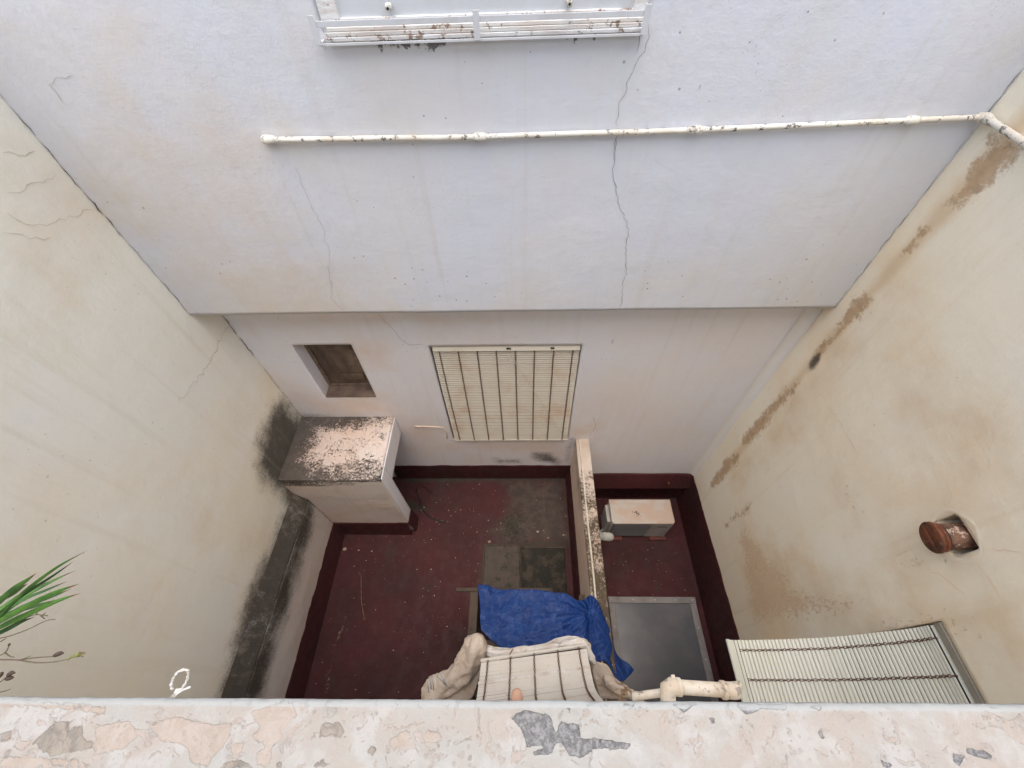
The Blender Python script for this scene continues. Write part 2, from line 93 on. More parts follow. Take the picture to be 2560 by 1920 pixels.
D_plinth_edge=[[(-2.556,1.873,0.358),(-2.556,1.548,0.404),(-2.556,1.19,0.287),(-2.556,0.768,0.383),(-2.556,0.447,0.389),(-2.556,0.013,0.398)]]

B, XL, XR, XP = 2.689, -2.664, 2.498, -2.556
ZS = -0.65            # sunken floor level

# ------------------------------------------------------------------ materials
def nt_new(name):
    m = bpy.data.materials.new(name); m.use_nodes = True
    nt = m.node_tree; nt.nodes.clear()
    out = nt.nodes.new('ShaderNodeOutputMaterial'); b = nt.nodes.new('ShaderNodeBsdfPrincipled')
    nt.links.new(b.outputs[0], out.inputs[0])
    return m, nt, b
class G:
    """small node-graph helper"""
    def __init__(s, nt): s.nt = nt; s.pos = nt.nodes.new('ShaderNodeNewGeometry').outputs['Position']
    def put(s, sock, v):
        if isinstance(v, bpy.types.NodeSocket): s.nt.links.new(v, sock)
        else: sock.default_value = v
    def scaled(s, sc3):
        n = s.nt.nodes.new('ShaderNodeVectorMath'); n.operation = 'MULTIPLY'
        s.put(n.inputs[0], s.pos); n.inputs[1].default_value = sc3; return n.outputs[0]
    def noise(s, scale, detail=4, rough=.55, sc3=None, dist=0, off=None):
        n = s.nt.nodes.new('ShaderNodeTexNoise'); n.inputs['Scale'].default_value = scale
        n.inputs['Detail'].default_value = min(detail, 5); n.inputs['Roughness'].default_value = rough; n.inputs['Distortion'].default_value = dist
        v = s.scaled(sc3) if sc3 else s.pos
        if off:
            a = s.nt.nodes.new('ShaderNodeVectorMath'); a.operation = 'ADD'; s.put(a.inputs[0], v); a.inputs[1].default_value = off; v = a.outputs[0]
        s.nt.links.new(v, n.inputs['Vector']); return n.outputs['Fac']
    def voro(s, scale, sc3=None):
        n = s.nt.nodes.new('ShaderNodeTexVoronoi'); n.inputs['Scale'].default_value = scale
        s.nt.links.new(s.scaled(sc3) if sc3 else s.pos, n.inputs['Vector']); return n.outputs['Distance']
    def math(s, op, a, b=0.0, c=None):
        n = s.nt.nodes.new('ShaderNodeMath'); n.operation = op; s.put(n.inputs[0], a); s.put(n.inputs[1], b)
        if c is not None: s.put(n.inputs[2], c)
        return n.outputs[0]
    def ss(s, v, lo, hi, a=0.0, b=1.0):
        n = s.nt.nodes.new('ShaderNodeMapRange'); n.interpolation_type = 'SMOOTHSTEP'
        s.put(n.inputs['Value'], v); n.inputs['From Min'].default_value = lo; n.inputs['From Max'].default_value = hi
        n.inputs['To Min'].default_value = a; n.inputs['To Max'].default_value = b; return n.outputs[0]
    def mix(s, f, a, b, mode='MIX'):
        n = s.nt.nodes.new('ShaderNodeMix'); n.data_type = 'RGBA'; n.blend_type = mode
        s.put(n.inputs['Factor'], f)
        for sock, v in ((n.inputs['A'], a), (n.inputs['B'], b)):
            if isinstance(v, tuple): v = (v[0], v[1], v[2], 1)
            s.put(sock, v)
        return n.outputs['Result']
    def attr(s, name='stain'):
        n = s.nt.nodes.new('ShaderNodeAttribute'); n.attribute_name = name
        sp = s.nt.nodes.new('ShaderNodeSeparateColor'); s.nt.links.new(n.outputs['Color'], sp.inputs[0])
        return sp.outputs[0], sp.outputs[1], sp.outputs[2], n.outputs['Alpha']
    def bump(s, h, dist, strength=1.0, prev=None):
        n = s.nt.nodes.new('ShaderNodeBump'); n.inputs['Distance'].default_value = dist; n.inputs['Strength'].default_value = strength
        s.put(n.inputs['Height'], h)
        if prev is not None: s.nt.links.new(prev, n.inputs['Normal'])
        return n.outputs[0]

def plaster(name, base, warm, pale, dark=(.07, .06, .05), flake=(.36, .27, .17), grey=(.2, .2, .19),
            warmamt=.6, speck=.6, rough=.9, bump=.0025, mhard=False):
    """lime-washed plaster: r = warm damp bloom, g = moss and soot, b = flaked to raw render, a = grey bare patches"""
    m, nt, b = nt_new(name); g = G(nt); r_, g_, b_, a_ = g.attr()
    n1 = g.noise(.55, 5, .6, dist=.4); n2 = g.noise(2.2, 6, .65); n3 = g.noise(14, 5, .6); n4 = g.noise(75, 3, .6)
    streak = g.noise(1.0, 5, .6, sc3=(5, 5, .55)); n5 = g.noise(.9, 4, .55, off=(31, 7, 3))
    brush = g.noise(1.0, 4, .6, sc3=(4, 4, 40))
    c = g.mix(g.ss(n1, .35, .72, 0, warmamt), base, warm)
    c = g.mix(g.ss(n5, .45, .75, 0, .5), c, pale)
    c = g.mix(g.ss(n2, .5, .78, 0, warmamt*.45), c, warm)
    c = g.mix(g.ss(streak, .55, .8, 0, .22), c, tuple(x*.84 for x in warm))
    c = g.mix(g.ss(n3, .5, .85, 0, .3), c, tuple(x*.86 for x in base))
    wm = g.ss(g.math('ADD', r_, g.math('MULTIPLY', g.math('SUBTRACT', n2, .5), 1.6)), .2, 1.3, 0, .75)
    wm = g.math('MULTIPLY', wm, g.ss(r_, 0, .2)); c = g.mix(wm, c, flake_mix(warm, flake, .5))
    fm = g.math('ADD', b_, g.math('MULTIPLY', g.math('SUBTRACT', g.noise(11, 8, .78), .5), 2.3))
    fm = g.ss(fm, .42, .86); fm = g.math('MULTIPLY', fm, g.ss(b_, .05, .25)); 
    fcol = g.mix(g.ss(n3, .35, .7), flake, tuple(x*.72 for x in flake)); c = g.mix(g.math('MULTIPLY', fm, .78), c, fcol)
    am = g.math('ADD', a_, g.math('MULTIPLY', g.math('SUBTRACT', g.noise(1.0, 7, .75, sc3=(34, 34, 17)), .5), 1.4))
    am = g.math('MULTIPLY', g.ss(am, .5, .56), g.ss(a_, .05, .25)); c = g.mix(g.math('MULTIPLY', am, .9), c, grey)
    mn = g.noise(5, 8, .75); mf = g.noise(60, 5, .8)
    mm = g.math('ADD', g_, g.math('MULTIPLY', g.math('SUBTRACT', mn, .5), .95)); mm = g.math('ADD', mm, g.math('MULTIPLY', g.math('SUBTRACT', mf, .5), .8))
    if mhard:
        mm = g.math('ADD', g_, g.math('MULTIPLY', g.math('SUBTRACT', g.noise(40, 5, .85), .5), 2.6)); mm = g.math('ADD', mm, g.math('MULTIPLY', g.math('SUBTRACT', g.noise(6, 3, .6), .5), 1.2))
        mm = g.math('MULTIPLY', g.ss(mm, .40, .62), g.ss(g_, .02, .2))
    else: mm = g.math('MULTIPLY', g.ss(mm, .2, .95), g.ss(g_, .02, .3))
    mcol = g.mix(g.ss(g.noise(11, 5, .7), .4, .65), dark, (dark[0]*1.5, dark[1]*1.42, dark[2]*1.3)); c = g.mix(g.math('MULTIPLY', mm, .94), c, mcol)
    v = g.voro(13); vg = g.math('LESS_THAN', v, g.ss(g.noise(1.3, 3, .5, off=(9, 2, 5)), .44, .68, 0, .10))
    c = g.mix(g.math('MULTIPLY', vg, speck), c, (.16, .155, .15))
    v2 = g.voro(34); vg2 = g.math('LESS_THAN', v2, g.ss(g.noise(1.1, 3, .5, off=(2, 22, 5)), .5, .75, 0, .15))
    c = g.mix(g.math('MULTIPLY', vg2, speck*.55), c, (.2, .19, .17))
    sf = g.math('LESS_THAN', g.voro(5.5, sc3=(1, 1, .33)), g.ss(g.noise(.9, 3, .5, off=(14, 2, 8)), .5, .7, 0, .07)); c = g.mix(g.math('MULTIPLY', sf, speck*.8), c, (.22, .21, .20))
    st2 = g.noise(1.0, 4, .6, sc3=(9, 9, .35), off=(3, 3, 3)); c = g.mix(g.ss(st2, .54, .8, 0, .38), c, tuple(x*.80 for x in warm))
    nt.links.new(c, b.inputs['Base Color']); b.inputs['Roughness'].default_value = rough; b.inputs['Specular IOR Level'].default_value = .25
    h = g.math('ADD', g.math('MULTIPLY', n3, .9), g.math('MULTIPLY', n4, .25)); h = g.math('ADD', h, g.math('MULTIPLY', n2, 2.2)); h = g.math('ADD', h, g.math('MULTIPLY', brush, .16))
    h = g.math('SUBTRACT', h, g.math('MULTIPLY', fm, .9)); h = g.math('SUBTRACT', h, g.math('MULTIPLY', am, .8))
    h = g.math('ADD', h, g.math('MULTIPLY', g.math('MULTIPLY', mm, mf), 1.6))
    nt.links.new(g.bump(h, bump*1.5, .7), b.inputs['Normal'])
    return m
def flake_mix(a, b, t): return tuple(x*(1-t)+y*t for x, y in zip(a, b))

def simple(name, c1, c2=None, scale=6, rough=.6, metal=0, lo=.4, hi=.65, bump=0, bscale=40, spec=.5, detail=5, c3=None, scale3=25, lo3=.6, hi3=.7, sc3=None):
    m, nt, b = nt_new(name); g = G(nt)
    if c2: c = g.mix(g.ss(g.noise(scale, detail, .65, sc3=sc3), lo, hi), c1, c2)
    else: c = g.mix(0.0, c1, c1)
    if c3: c = g.mix(g.ss(g.noise(scale3, 6, .7, off=(5, 8, 1)), lo3, hi3), c, c3)
    nt.links.new(c, b.inputs['Base Color']); b.inputs['Roughness'].default_value = rough; b.inputs['Metallic'].default_value = metal
    b.inputs['Specular IOR Level'].default_value = spec
    if bump: nt.links.new(g.bump(g.noise(bscale, 5, .7), bump), b.inputs['Normal'])
    return m

M_upper = plaster('whitewashed plaster', (.65, .685, .76), (.70, .665, .60), (.72, .735, .775), flake=(.6, .48, .37), grey=(.13, .13, .13), warmamt=.75)
M_back = plaster('whitewashed lower plaster', (.79, .795, .84), (.82, .72, .63), (.82, .82, .86), flake=(.66, .44, .30), grey=(.12, .12, .12), warmamt=.6, speck=.3)
M_left = plaster('cream plaster', (.85, .83, .73), (.86, .755, .56), (.85, .84, .79), flake=(.56, .40, .25), warmamt=.8, speck=.22, dark=(.050, .045, .040))
M_right = plaster('ochre stained plaster', (.86, .80, .65), (.85, .68, .44), (.86, .84, .76), flake=(.50, .33, .19), grey=(.72, .54, .37), warmamt=1.0, speck=.25)
M_plinth = plaster('damp grey plaster', (.62, .58, .54), (.64, .53, .43), (.68, .65, .62), flake=(.4, .3, .22), warmamt=.7, speck=.5, dark=(.034, .029, .022), bump=.004)
M_box = plaster('weathered render', (.72, .66, .61), (.68, .52, .43), (.80, .77, .75), flake=(.45, .3, .2), warmamt=1.0, speck=.9, dark=(.075, .066, .06), bump=.008, mhard=True)
M_divface = plaster('peach plaster', (.78, .64, .53), (.74, .55, .42), (.8, .7, .6), warmamt=.8, dark=(.08, .065, .05))
M_near = plaster('near facade plaster', (.78, .75, .68), (.78, .7, .58), (.8, .78, .74), warmamt=.5)

def red_floor():
    m, nt, b = nt_new('oxide red floor paint'); g = G(nt); r_, g_, b_, a_ = g.attr()
    n1 = g.noise(1.4, 6, .65); n2 = g.noise(8, 6, .7); n3 = g.noise(40, 4, .7)
    c = g.mix(g.ss(n1, .35, .7), (.066, .0155, .018), (.042, .0135, .014))
    c = g.mix(g.ss(n2, .52, .8, 0, .5), c, (.10, .05, .045))
    c = g.mix(g.ss(n3, .6, .8, 0, .35), c, (.05, .02, .02)); c = g.mix(g.ss(g.noise(2.6, 5, .75, sc3=(1, .6, 1), off=(4, 1, 0)), .5, .7, 0, .6), c, (.045, .028, .024)); c = g.mix(g.ss(g.noise(1.0, 5, .7, sc3=(5, 60, 5)), .62, .8, 0, .25), c, (.12, .07, .06))
    dm = g.math('ADD', r_, g.math('MULTIPLY', g.math('SUBTRACT', g.noise(6, 8, .75), .5), 1.2)); dm = g.math('MULTIPLY', g.ss(dm, .25, .95), g.ss(r_, .02, .2))
    c = g.mix(g.math('MULTIPLY', dm, .85), c, g.mix(g.ss(n2, .4, .6), (.045, .036, .031), (.085, .068, .056)))
    gm = g.math('ADD', g_, g.math('MULTIPLY', g.math('SUBTRACT', g.noise(14, 8, .8), .5), 1.5)); gm = g.math('MULTIPLY', g.ss(gm, .4, .8), g.ss(g_, .02, .2))
    c = g.mix(g.math('MULTIPLY', gm, .85), c, (.035, .035, .025))
    sm = g.math('ADD', b_, g.math('MULTIPLY', g.math('SUBTRACT', g.noise(18, 8, .8), .5), 1.8)); sm = g.math('MULTIPLY', g.ss(sm, .62, .9), g.ss(b_, .02, .2))
    c = g.mix(g.math('MULTIPLY', sm, .55), c, (.36, .25, .17))
    v = g.math('LESS_THAN', g.voro(22), g.ss(g.noise(2.2, 3, .5), .45, .7, .0, .12)); c = g.mix(g.math('MULTIPLY', v, .35), c, (.33, .2, .15))
    nt.links.new(c, b.inputs['Base Color'])
    nt.links.new(g.ss(n2, .3, .7, .55, .85), b.inputs['Roughness']); b.inputs['Specular IOR Level'].default_value = .3
    nt.links.new(g.bump(g.math('ADD', n2, g.math('MULTIPLY', n3, .3)), .006), b.inputs['Normal'])
    return m
M_red = red_floor()

def parapet_mat():
    m, nt, b = nt_new('flaking whitewash over concrete'); g = G(nt); r_, g_, b_, a_ = g.attr()
    big = g.noise(7, 6, .62, dist=.6); fine = g.noise(160, 6, .75); mid = g.noise(38, 7, .7, dist=.8)
    c = g.mix(g.ss(big, .38, .62), (.37, .36, .325), (.375, .335, .29))
    c = g.mix(g.ss(g.noise(16, 5, .6, off=(4, 4, 4)), .45, .62, 0, .7), c, (.435, .425, .40))
    pm = g.math('ADD', r_, g.math('MULTIPLY', g.math('SUBTRACT', g.noise(30, 8, .7, dist=1.2), .5), 1.7))
    pm = g.math('MAXIMUM', g.ss(pm, .5, .56), g.math('MULTIPLY', g.ss(g.noise(24, 8, .68, dist=1.5, off=(3, 9, 1)), .575, .60), .7))
    c = g.mix(g.math('MULTIPLY', pm, .8), c, g.mix(g.ss(mid, .4, .6), (.375, .305, .245), (.41, .35, .295)))
    rim = g.math('ABSOLUTE', g.math('SUBTRACT', g.noise(24, 8, .68, dist=1.5, off=(3, 9, 1)), .585))
    rimm = g.ss(rim, .0, .010, .5, 0); c = g.mix(g.math('MULTIPLY', g.math('MULTIPLY', rimm, g.ss(mid, .4, .6)), .35), c, (.36, .30, .25))
    bm = g.math('ADD', b_, g.math('MULTIPLY', g.math('SUBTRACT', g.noise(40, 8, .72), .5), 1.5)); bm = g.math('MULTIPLY', g.ss(bm, .45, .6), g.ss(b_, .03, .2))
    c = g.mix(g.math('MULTIPLY', bm, .85), c, g.mix(g.ss(mid, .4, .62), (.30, .26, .21), (.19, .17, .14)))
    gm = g.math('ADD', g_, g.math('MULTIPLY', g.math('SUBTRACT', g.noise(60, 8, .75), .5), 1.4)); gm = g.math('MULTIPLY', g.ss(gm, .46, .54), g.ss(g_, .03, .2))
    conc = g.mix(g.ss(fine, .42, .6), (.13, .128, .125), (.26, .255, .25)); c = g.mix(g.math('MULTIPLY', gm, .95), c, conc)
    pit = g.math('LESS_THAN', g.voro(95), g.ss(g.noise(9, 4, .6, off=(7, 1, 2)), .42, .7, 0, .3)); c = g.mix(g.math('MULTIPLY', pit, .6), c, (.33, .29, .25))
    pit2 = g.math('LESS_THAN', g.voro(30), g.ss(g.noise(5, 3, .6, off=(1, 14, 2)), .5, .75, 0, .16)); c = g.mix(g.math('MULTIPLY', pit2, .7), c, (.28, .25, .22))
    c = g.mix(g.ss(a_, .3, .7, 0, .85), c, (.38, .39, .37))
    nt.links.new(c, b.inputs['Base Color']); b.inputs['Roughness'].default_value = .88; b.inputs['Specular IOR Level'].default_value = .3
    h = g.math('ADD', g.math('MULTIPLY', fine, .35), g.math('MULTIPLY', mid, .7)); h = g.math('SUBTRACT', h, g.math('MULTIPLY', pm, .35)); h = g.math('SUBTRACT', h, g.math('MULTIPLY', gm, .9))
    h = g.math('SUBTRACT', h, g.math('MULTIPLY', pit, .5)); h = g.math('SUBTRACT', h, g.math('MULTIPLY', bm, .5)); h = g.math('ADD', h, g.math('MULTIPLY', big, 1.5))
    nt.links.new(g.bump(h, .003, .9), b.inputs['Normal'])
    return m
M_par = parapet_mat()

M_slat = simple('cream plastic slat', (.74, .69, .58), (.66, .50, .36), 1.9, .5, lo=.48, hi=.72, c3=(.42, .36, .28), scale3=22, lo3=.62, hi3=.8)
M_slat_w = simple('greenish white plastic slat', (.70, .71, .63), (.67, .67, .57), 2.5, .42, lo=.4, hi=.7, c3=(.5, .46, .36), scale3=30, lo3=.62, hi3=.8)
M_slat_n = simple('weathered cream slat', (.72, .68, .60), (.64, .59, .51), 3, .6, lo=.4, hi=.7, c3=(.4, .35, .3), scale3=14, lo3=.62, hi3=.75)
M_dark = simple('dark gap', (.025, .024, .022), rough=.9)
M_rust = simple('rusty chain', (.085, .032, .016), (.15, .055, .024), 30, .8, bump=.002, bscale=200)
M_vent = simple('rusty iron', (.20, .060, .025), (.085, .035, .02), 9, .62, metal=.25, bump=.006, bscale=30, c3=(.36, .2, .14), scale3=16, lo3=.58, hi3=.66)
M_ventpipe = simple('rusted flaking pipe', (.20, .11, .07), (.09, .045, .03), 14, .7, metal=.15, bump=.005, bscale=40, c3=(.55, .42, .33), scale3=26, lo3=.56, hi3=.62)
M_pipe = simple('painted pipe', (.74, .73, .66), (.66, .6, .5), 4, .55, bump=.003, bscale=50, c3=(.17, .165, .155), scale3=21, lo3=.56, hi3=.60)
M_pvc = simple('old cream pvc', (.74, .66, .52), (.62, .50, .36), 18, .5, c3=(.34, .29, .23), scale3=30, lo3=.56, hi3=.61)
M_pvcw = simple('grey white pvc', (.48, .49, .46), (.4, .4, .37), 10, .4)
M_cond = simple('white cable', (.66, .62, .52), (.5, .44, .34), 9, .6)
M_timber = simple('peeling white timber', (.76, .76, .74), (.66, .62, .58), 4, .7, bump=.01, bscale=14, c3=(.28, .20, .15), scale3=22, lo3=.57, hi3=.62, sc3=(1, 3, 8))
M_iron = simple('white painted iron', (.62, .64, .66), (.56, .57, .57), 8, .5, c3=(.35, .2, .12), scale3=26, lo3=.66, hi3=.70)
M_panel = simple('pale grey shutter paint', (.60, .63, .65), (.56, .58, .59), 3, .55)
M_grime = simple('grimy glass', (.07, .047, .032), (.17, .12, .085), 3.0, .4, lo=.35, hi=.7, c3=(.24, .17, .12), scale3=4, lo3=.5, hi3=.75, sc3=(2.5, 2.5, .8))
M_brownwood = simple('damp brown wood', (.075, .052, .036), (.045, .032, .024), 5, .8, bump=.004, bscale=30, sc3=(1, 1, 6))
M_sillw = simple('dirty sill', (.20, .14, .105), (.12, .085, .065), 6, .8)
M_ac = simple('air conditioner casing', (.52, .48, .43), (.52, .40, .32), 2.6, .45, lo=.42, hi=.6)
M_acdark = simple('air conditioner grille', (.045, .045, .05), (.06, .06, .06), 6, .5)
M_acgrey = simple('air conditioner side', (.46, .45, .43), (.38, .36, .34), 4, .5)
M_acfin = simple('air conditioner fin', (.16, .16, .165), rough=.5)
M_frame = simple('aluminium frame', (.25, .235, .23), (.19, .175, .17), 5, .55, c3=(.3, .26, .22), scale3=18)
M_hatchA = simple('muddy iron cover', (.085, .066, .055), (.062, .050, .042), 7, .85, bump=.008, bscale=30, c3=(.03, .035, .015), scale3=16, lo3=.57, hi3=.62)
M_hatchB = simple('mossy iron cover', (.016, .015, .010), (.055, .042, .03), 6, .85, lo=.45, hi=.62, bump=.012, bscale=25, c3=(.10, .085, .055), scale3=45, lo3=.62, hi3=.7)
M_leafdark = simple('dark green leaf', (.03, .085, .016), (.05, .14, .022), 20, .38, spec=.5)
M_leaf = simple('green leaf', (.09, .21, .035), (.045, .125, .02), 25, .38, sc3=(1, 1, 1))
M_leaftip = simple('brown leaf tip', (.16, .09, .045), (.10, .07, .03), 40, .6)
M_stem = simple('weed stem', (.11, .10, .045), (.13, .08, .06), 40, .6)
M_bud = simple('brown bud', (.055, .035, .025), (.09, .06, .03), 60, .7)
M_budg = simple('green bud', (.14, .18, .05), (.25, .24, .06), 60, .6)
M_rope = simple('white rope', (.74, .72, .66), (.58, .52, .42), 60, .85, bump=.003, bscale=300)
M_flesh = simple('terracotta knob', (.52, .30, .20), (.58, .37, .26), 20, .6)
M_dry = simple('dry leaf', (.30, .20, .11), (.14, .08, .04), 40, .8)
M_crack = simple('crack shadow', (.17, .16, .15), (.25, .235, .22), 20, .9)
M_crackpale = simple('pale crack shadow', (.52, .46, .36), (.62, .56, .45), 20, .9)
M_crackmid = simple('faint crack shadow', (.42, .41, .40), (.5, .49, .47), 20, .9)
M_crackdark = simple('open crack', (.07, .068, .065), (.17, .165, .155), 15, .9)
M_terr = simple('terracotta terrace', (.25, .15, .10), (.2, .12, .09), 6, .8)
M_litter = simple('pale litter', (.45, .36, .28), (.2, .13, .08), 30, .8)
M_cable = simple('black cable', (.02, .02, .022), rough=.5)

def tarp_mat():
    m, nt, b = nt_new('blue tarpaulin'); g = G(nt)
    n = g.noise(5, 6, .65, dist=1.2); f = g.noise(45, 5, .7)
    c = g.mix(g.ss(n, .42, .72, 0, .55), (.003, .034, .175), (.008, .066, .26)); cr = g.math('ABSOLUTE', g.math('SUBTRACT', g.noise(2.2, 4, .5, dist=2.0, off=(1, 6, 2)), .5)); c = g.mix(g.ss(cr, 0, .012, .3, 0), c, (.10, .18, .40)); c = g.mix(g.ss(f, .6, .78, 0, .35), c, (.09, .15, .30))  # paler crease lines are fold highlights painted into the colour
    c = g.mix(g.ss(g.noise(20, 6, .7, sc3=(1, 3, 1), off=(2, 2, 2)), .66, .72, 0, .4), c, (.3, .36, .46))
    nt.links.new(c, b.inputs['Base Color']); b.inputs['Roughness'].default_value = .46; b.inputs['Specular IOR Level'].default_value = .4
    h = g.math('ADD', g.math('MULTIPLY', g.noise(9, 6, .6, dist=1.5), 1.0), g.math('MULTIPLY', f, .12)); nt.links.new(g.bump(h, .03, .9), b.inputs['Normal'])
    return m
M_tarp = tarp_mat()
M_canvas = simple('beige canvas', (.62, .53, .44), (.54, .44, .35), 6, .9, bump=.02, bscale=16, c3=(.16, .11, .08), scale3=32, lo3=.68, hi3=.74)
M_canvasw = simple('off white cloth', (.74, .71, .66), (.62, .55, .48), 6, .9, bump=.012, bscale=14, c3=(.36, .29, .22), scale3=16, lo3=.55, hi3=.7)

def glass_mat():
    m, nt, b = nt_new('dusty skylight pane'); g = G(nt)
    n = g.noise(2.4, 5, .6); c = g.mix(g.ss(n, .35, .7), (.095, .10, .115), (.14, .14, .15))
    c = g.mix(g.ss(g.noise(30, 5, .7), .62, .8, 0, .4), c, (.18, .17, .15))
    nt.links.new(c, b.inputs['Base Color']); b.inputs['Roughness'].default_value = .22; b.inputs['IOR'].default_value = 1.5
    nt.links.new(g.bump(g.noise(2.0, 2, .5), .01, .4), b.inputs['Normal'])
    return m
M_glass = glass_mat()

# ------------------------------------------------------------------ object helpers
def tag(o, label, cat, group=None):
    o['label'] = label; o['category'] = cat
    if group: o['group'] = group
    return o
def thing(name, label, cat, loc=(0, 0, 0), group=None):
    o = bpy.data.objects.new(name, None); col.objects.link(o); o.location = loc; o.empty_display_size = .1
    return tag(o, label, cat, group)
def link(name, me, m, parent=None, smooth=False):
    if m and not me.materials: me.materials.append(m)
    if smooth:
        for p in me.polygons: p.use_smooth = True
    o = bpy.data.objects.new(name, me); col.objects.link(o)
    if parent is not None:
        o.parent = parent
        o.matrix_parent_inverse = Matrix.Translation(parent.location).inverted() if parent.type == 'EMPTY' else Matrix()
    return o
def mesh(name, vs, fs, m, parent=None, smooth=False):
    me = bpy.data.meshes.new(name); me.from_pydata([tuple(v) for v in vs], [], fs); me.update()
    return link(name, me, m, parent, smooth)
def box_data(x0, x1, y0, y1, z0, z1):
    v = [(x, y, z) for z in (z0, z1) for y in (y0, y1) for x in (x0, x1)]
    return v, [(0, 2, 3, 1), (4, 5, 7, 6), (0, 1, 5, 4), (2, 6, 7, 3), (0, 4, 6, 2), (1, 3, 7, 5)]
def box(name, x0, x1, y0, y1, z0, z1, m, parent=None, bev=0, seg=2, jit=0):
    bm = bmesh.new(); v, f = box_data(x0, x1, y0, y1, z0, z1)
    vs = [bm.verts.new(p) for p in v]
    for q in f: bm.faces.new([vs[i] for i in q])
    if bev: bmesh.ops.bevel(bm, geom=bm.edges[:], offset=bev, segments=seg, profile=.5, affect='EDGES')
    if jit:
        for q in bm.verts: q.co += Vector((rnd.uniform(-jit, jit), rnd.uniform(-jit, jit), rnd.uniform(-jit, jit)))
    me = bpy.data.meshes.new(name); bm.to_mesh(me); bm.free()
    return link(name, me, m, parent, smooth=bool(bev) and seg > 2)
def tube_data(pts, rad, n=10, cap=True):
    pts = [Vector(p) for p in pts]; vs, fs = [], []
    k = len(pts); rr = rad if isinstance(rad, (list, tuple)) else [rad]*k
    up = Vector((0, 0, 1)); prev = None
    for i, p in enumerate(pts):
        t = (pts[min(i+1, k-1)]-pts[max(i-1, 0)]).normalized()
        if prev is None:
            a = t.cross(up) if abs(t.z) < .95 else t.cross(Vector((1, 0, 0)))
        else: a = prev - t*prev.dot(t)
        a.normalize(); prev = a; b = t.cross(a)
        for j in range(n):
            w = 2*math.pi*j/n; vs.append(p + (a*math.cos(w)+b*math.sin(w))*rr[i])
    for i in range(k-1):
        for j in range(n): fs.append((i*n+j, i*n+(j+1) % n, (i+1)*n+(j+1) % n, (i+1)*n+j))
    if cap: fs.append(tuple(range(n-1, -1, -1))); fs.append(tuple((k-1)*n+j for j in range(n)))
    return vs, fs
def tube(name, pts, rad, m, parent=None, n=10):
    v, f = tube_data(pts, rad, n); return mesh(name, v, f, m, parent, smooth=True)
def spline(pts, n=8):
    P = [Vector(p) for p in pts]; P = [P[0]*2-P[1]] + P + [P[-1]*2-P[-2]]; out = []
    for i in range(1, len(P)-2):
        for k in range(n):
            t = k/n; a, b, c, d = P[i-1], P[i], P[i+1], P[i+2]
            out.append(.5*((2*b)+(c-a)*t+(2*a-5*b+4*c-d)*t*t+(3*b-a-3*c+d)*t**3))
    out.append(P[-2]); return out

# polygon masks in a plane given by two axes
def sdist(poly, a, b):
    poly = np.array(poly, float); x0, y0 = poly[:, 0], poly[:, 1]; x1, y1 = np.roll(x0, -1), np.roll(y0, -1)
    A, Bq = a[:, None], b[:, None]; dx, dy = (x1-x0)[None], (y1-y0)[None]
    t = np.clip(((A-x0)*dx+(Bq-y0)*dy)/(dx*dx+dy*dy+1e-12), 0, 1)
    d = np.sqrt((A-x0-t*dx)**2+(Bq-y0-t*dy)**2).min(1)
    c = ((y0[None] > Bq) != (y1[None] > Bq)) & (A < (x1-x0)[None]*(Bq-y0)/(dy+1e-12)+x0)
    ins = c.sum(1) % 2 == 1
    return np.where(ins, d, -d)
def mask(polys, P, ax, soft):
    m = np.zeros(len(P))
    for pl in polys:
        q = [(p[ax[0]], p[ax[1]]) for p in pl]; m = np.maximum(m, np.clip(.5+sdist(q, P[:, ax[0]], P[:, ax[1]])/soft*.5, 0, 1))
    return m
def hump(P, k, amp):       # gentle uneven hand-trowelled relief, one value per point
    return np.array([noise.noise(Vector(p)*k)*amp + noise.noise(Vector(p)*k*4.3)*amp*.35 for p in P])

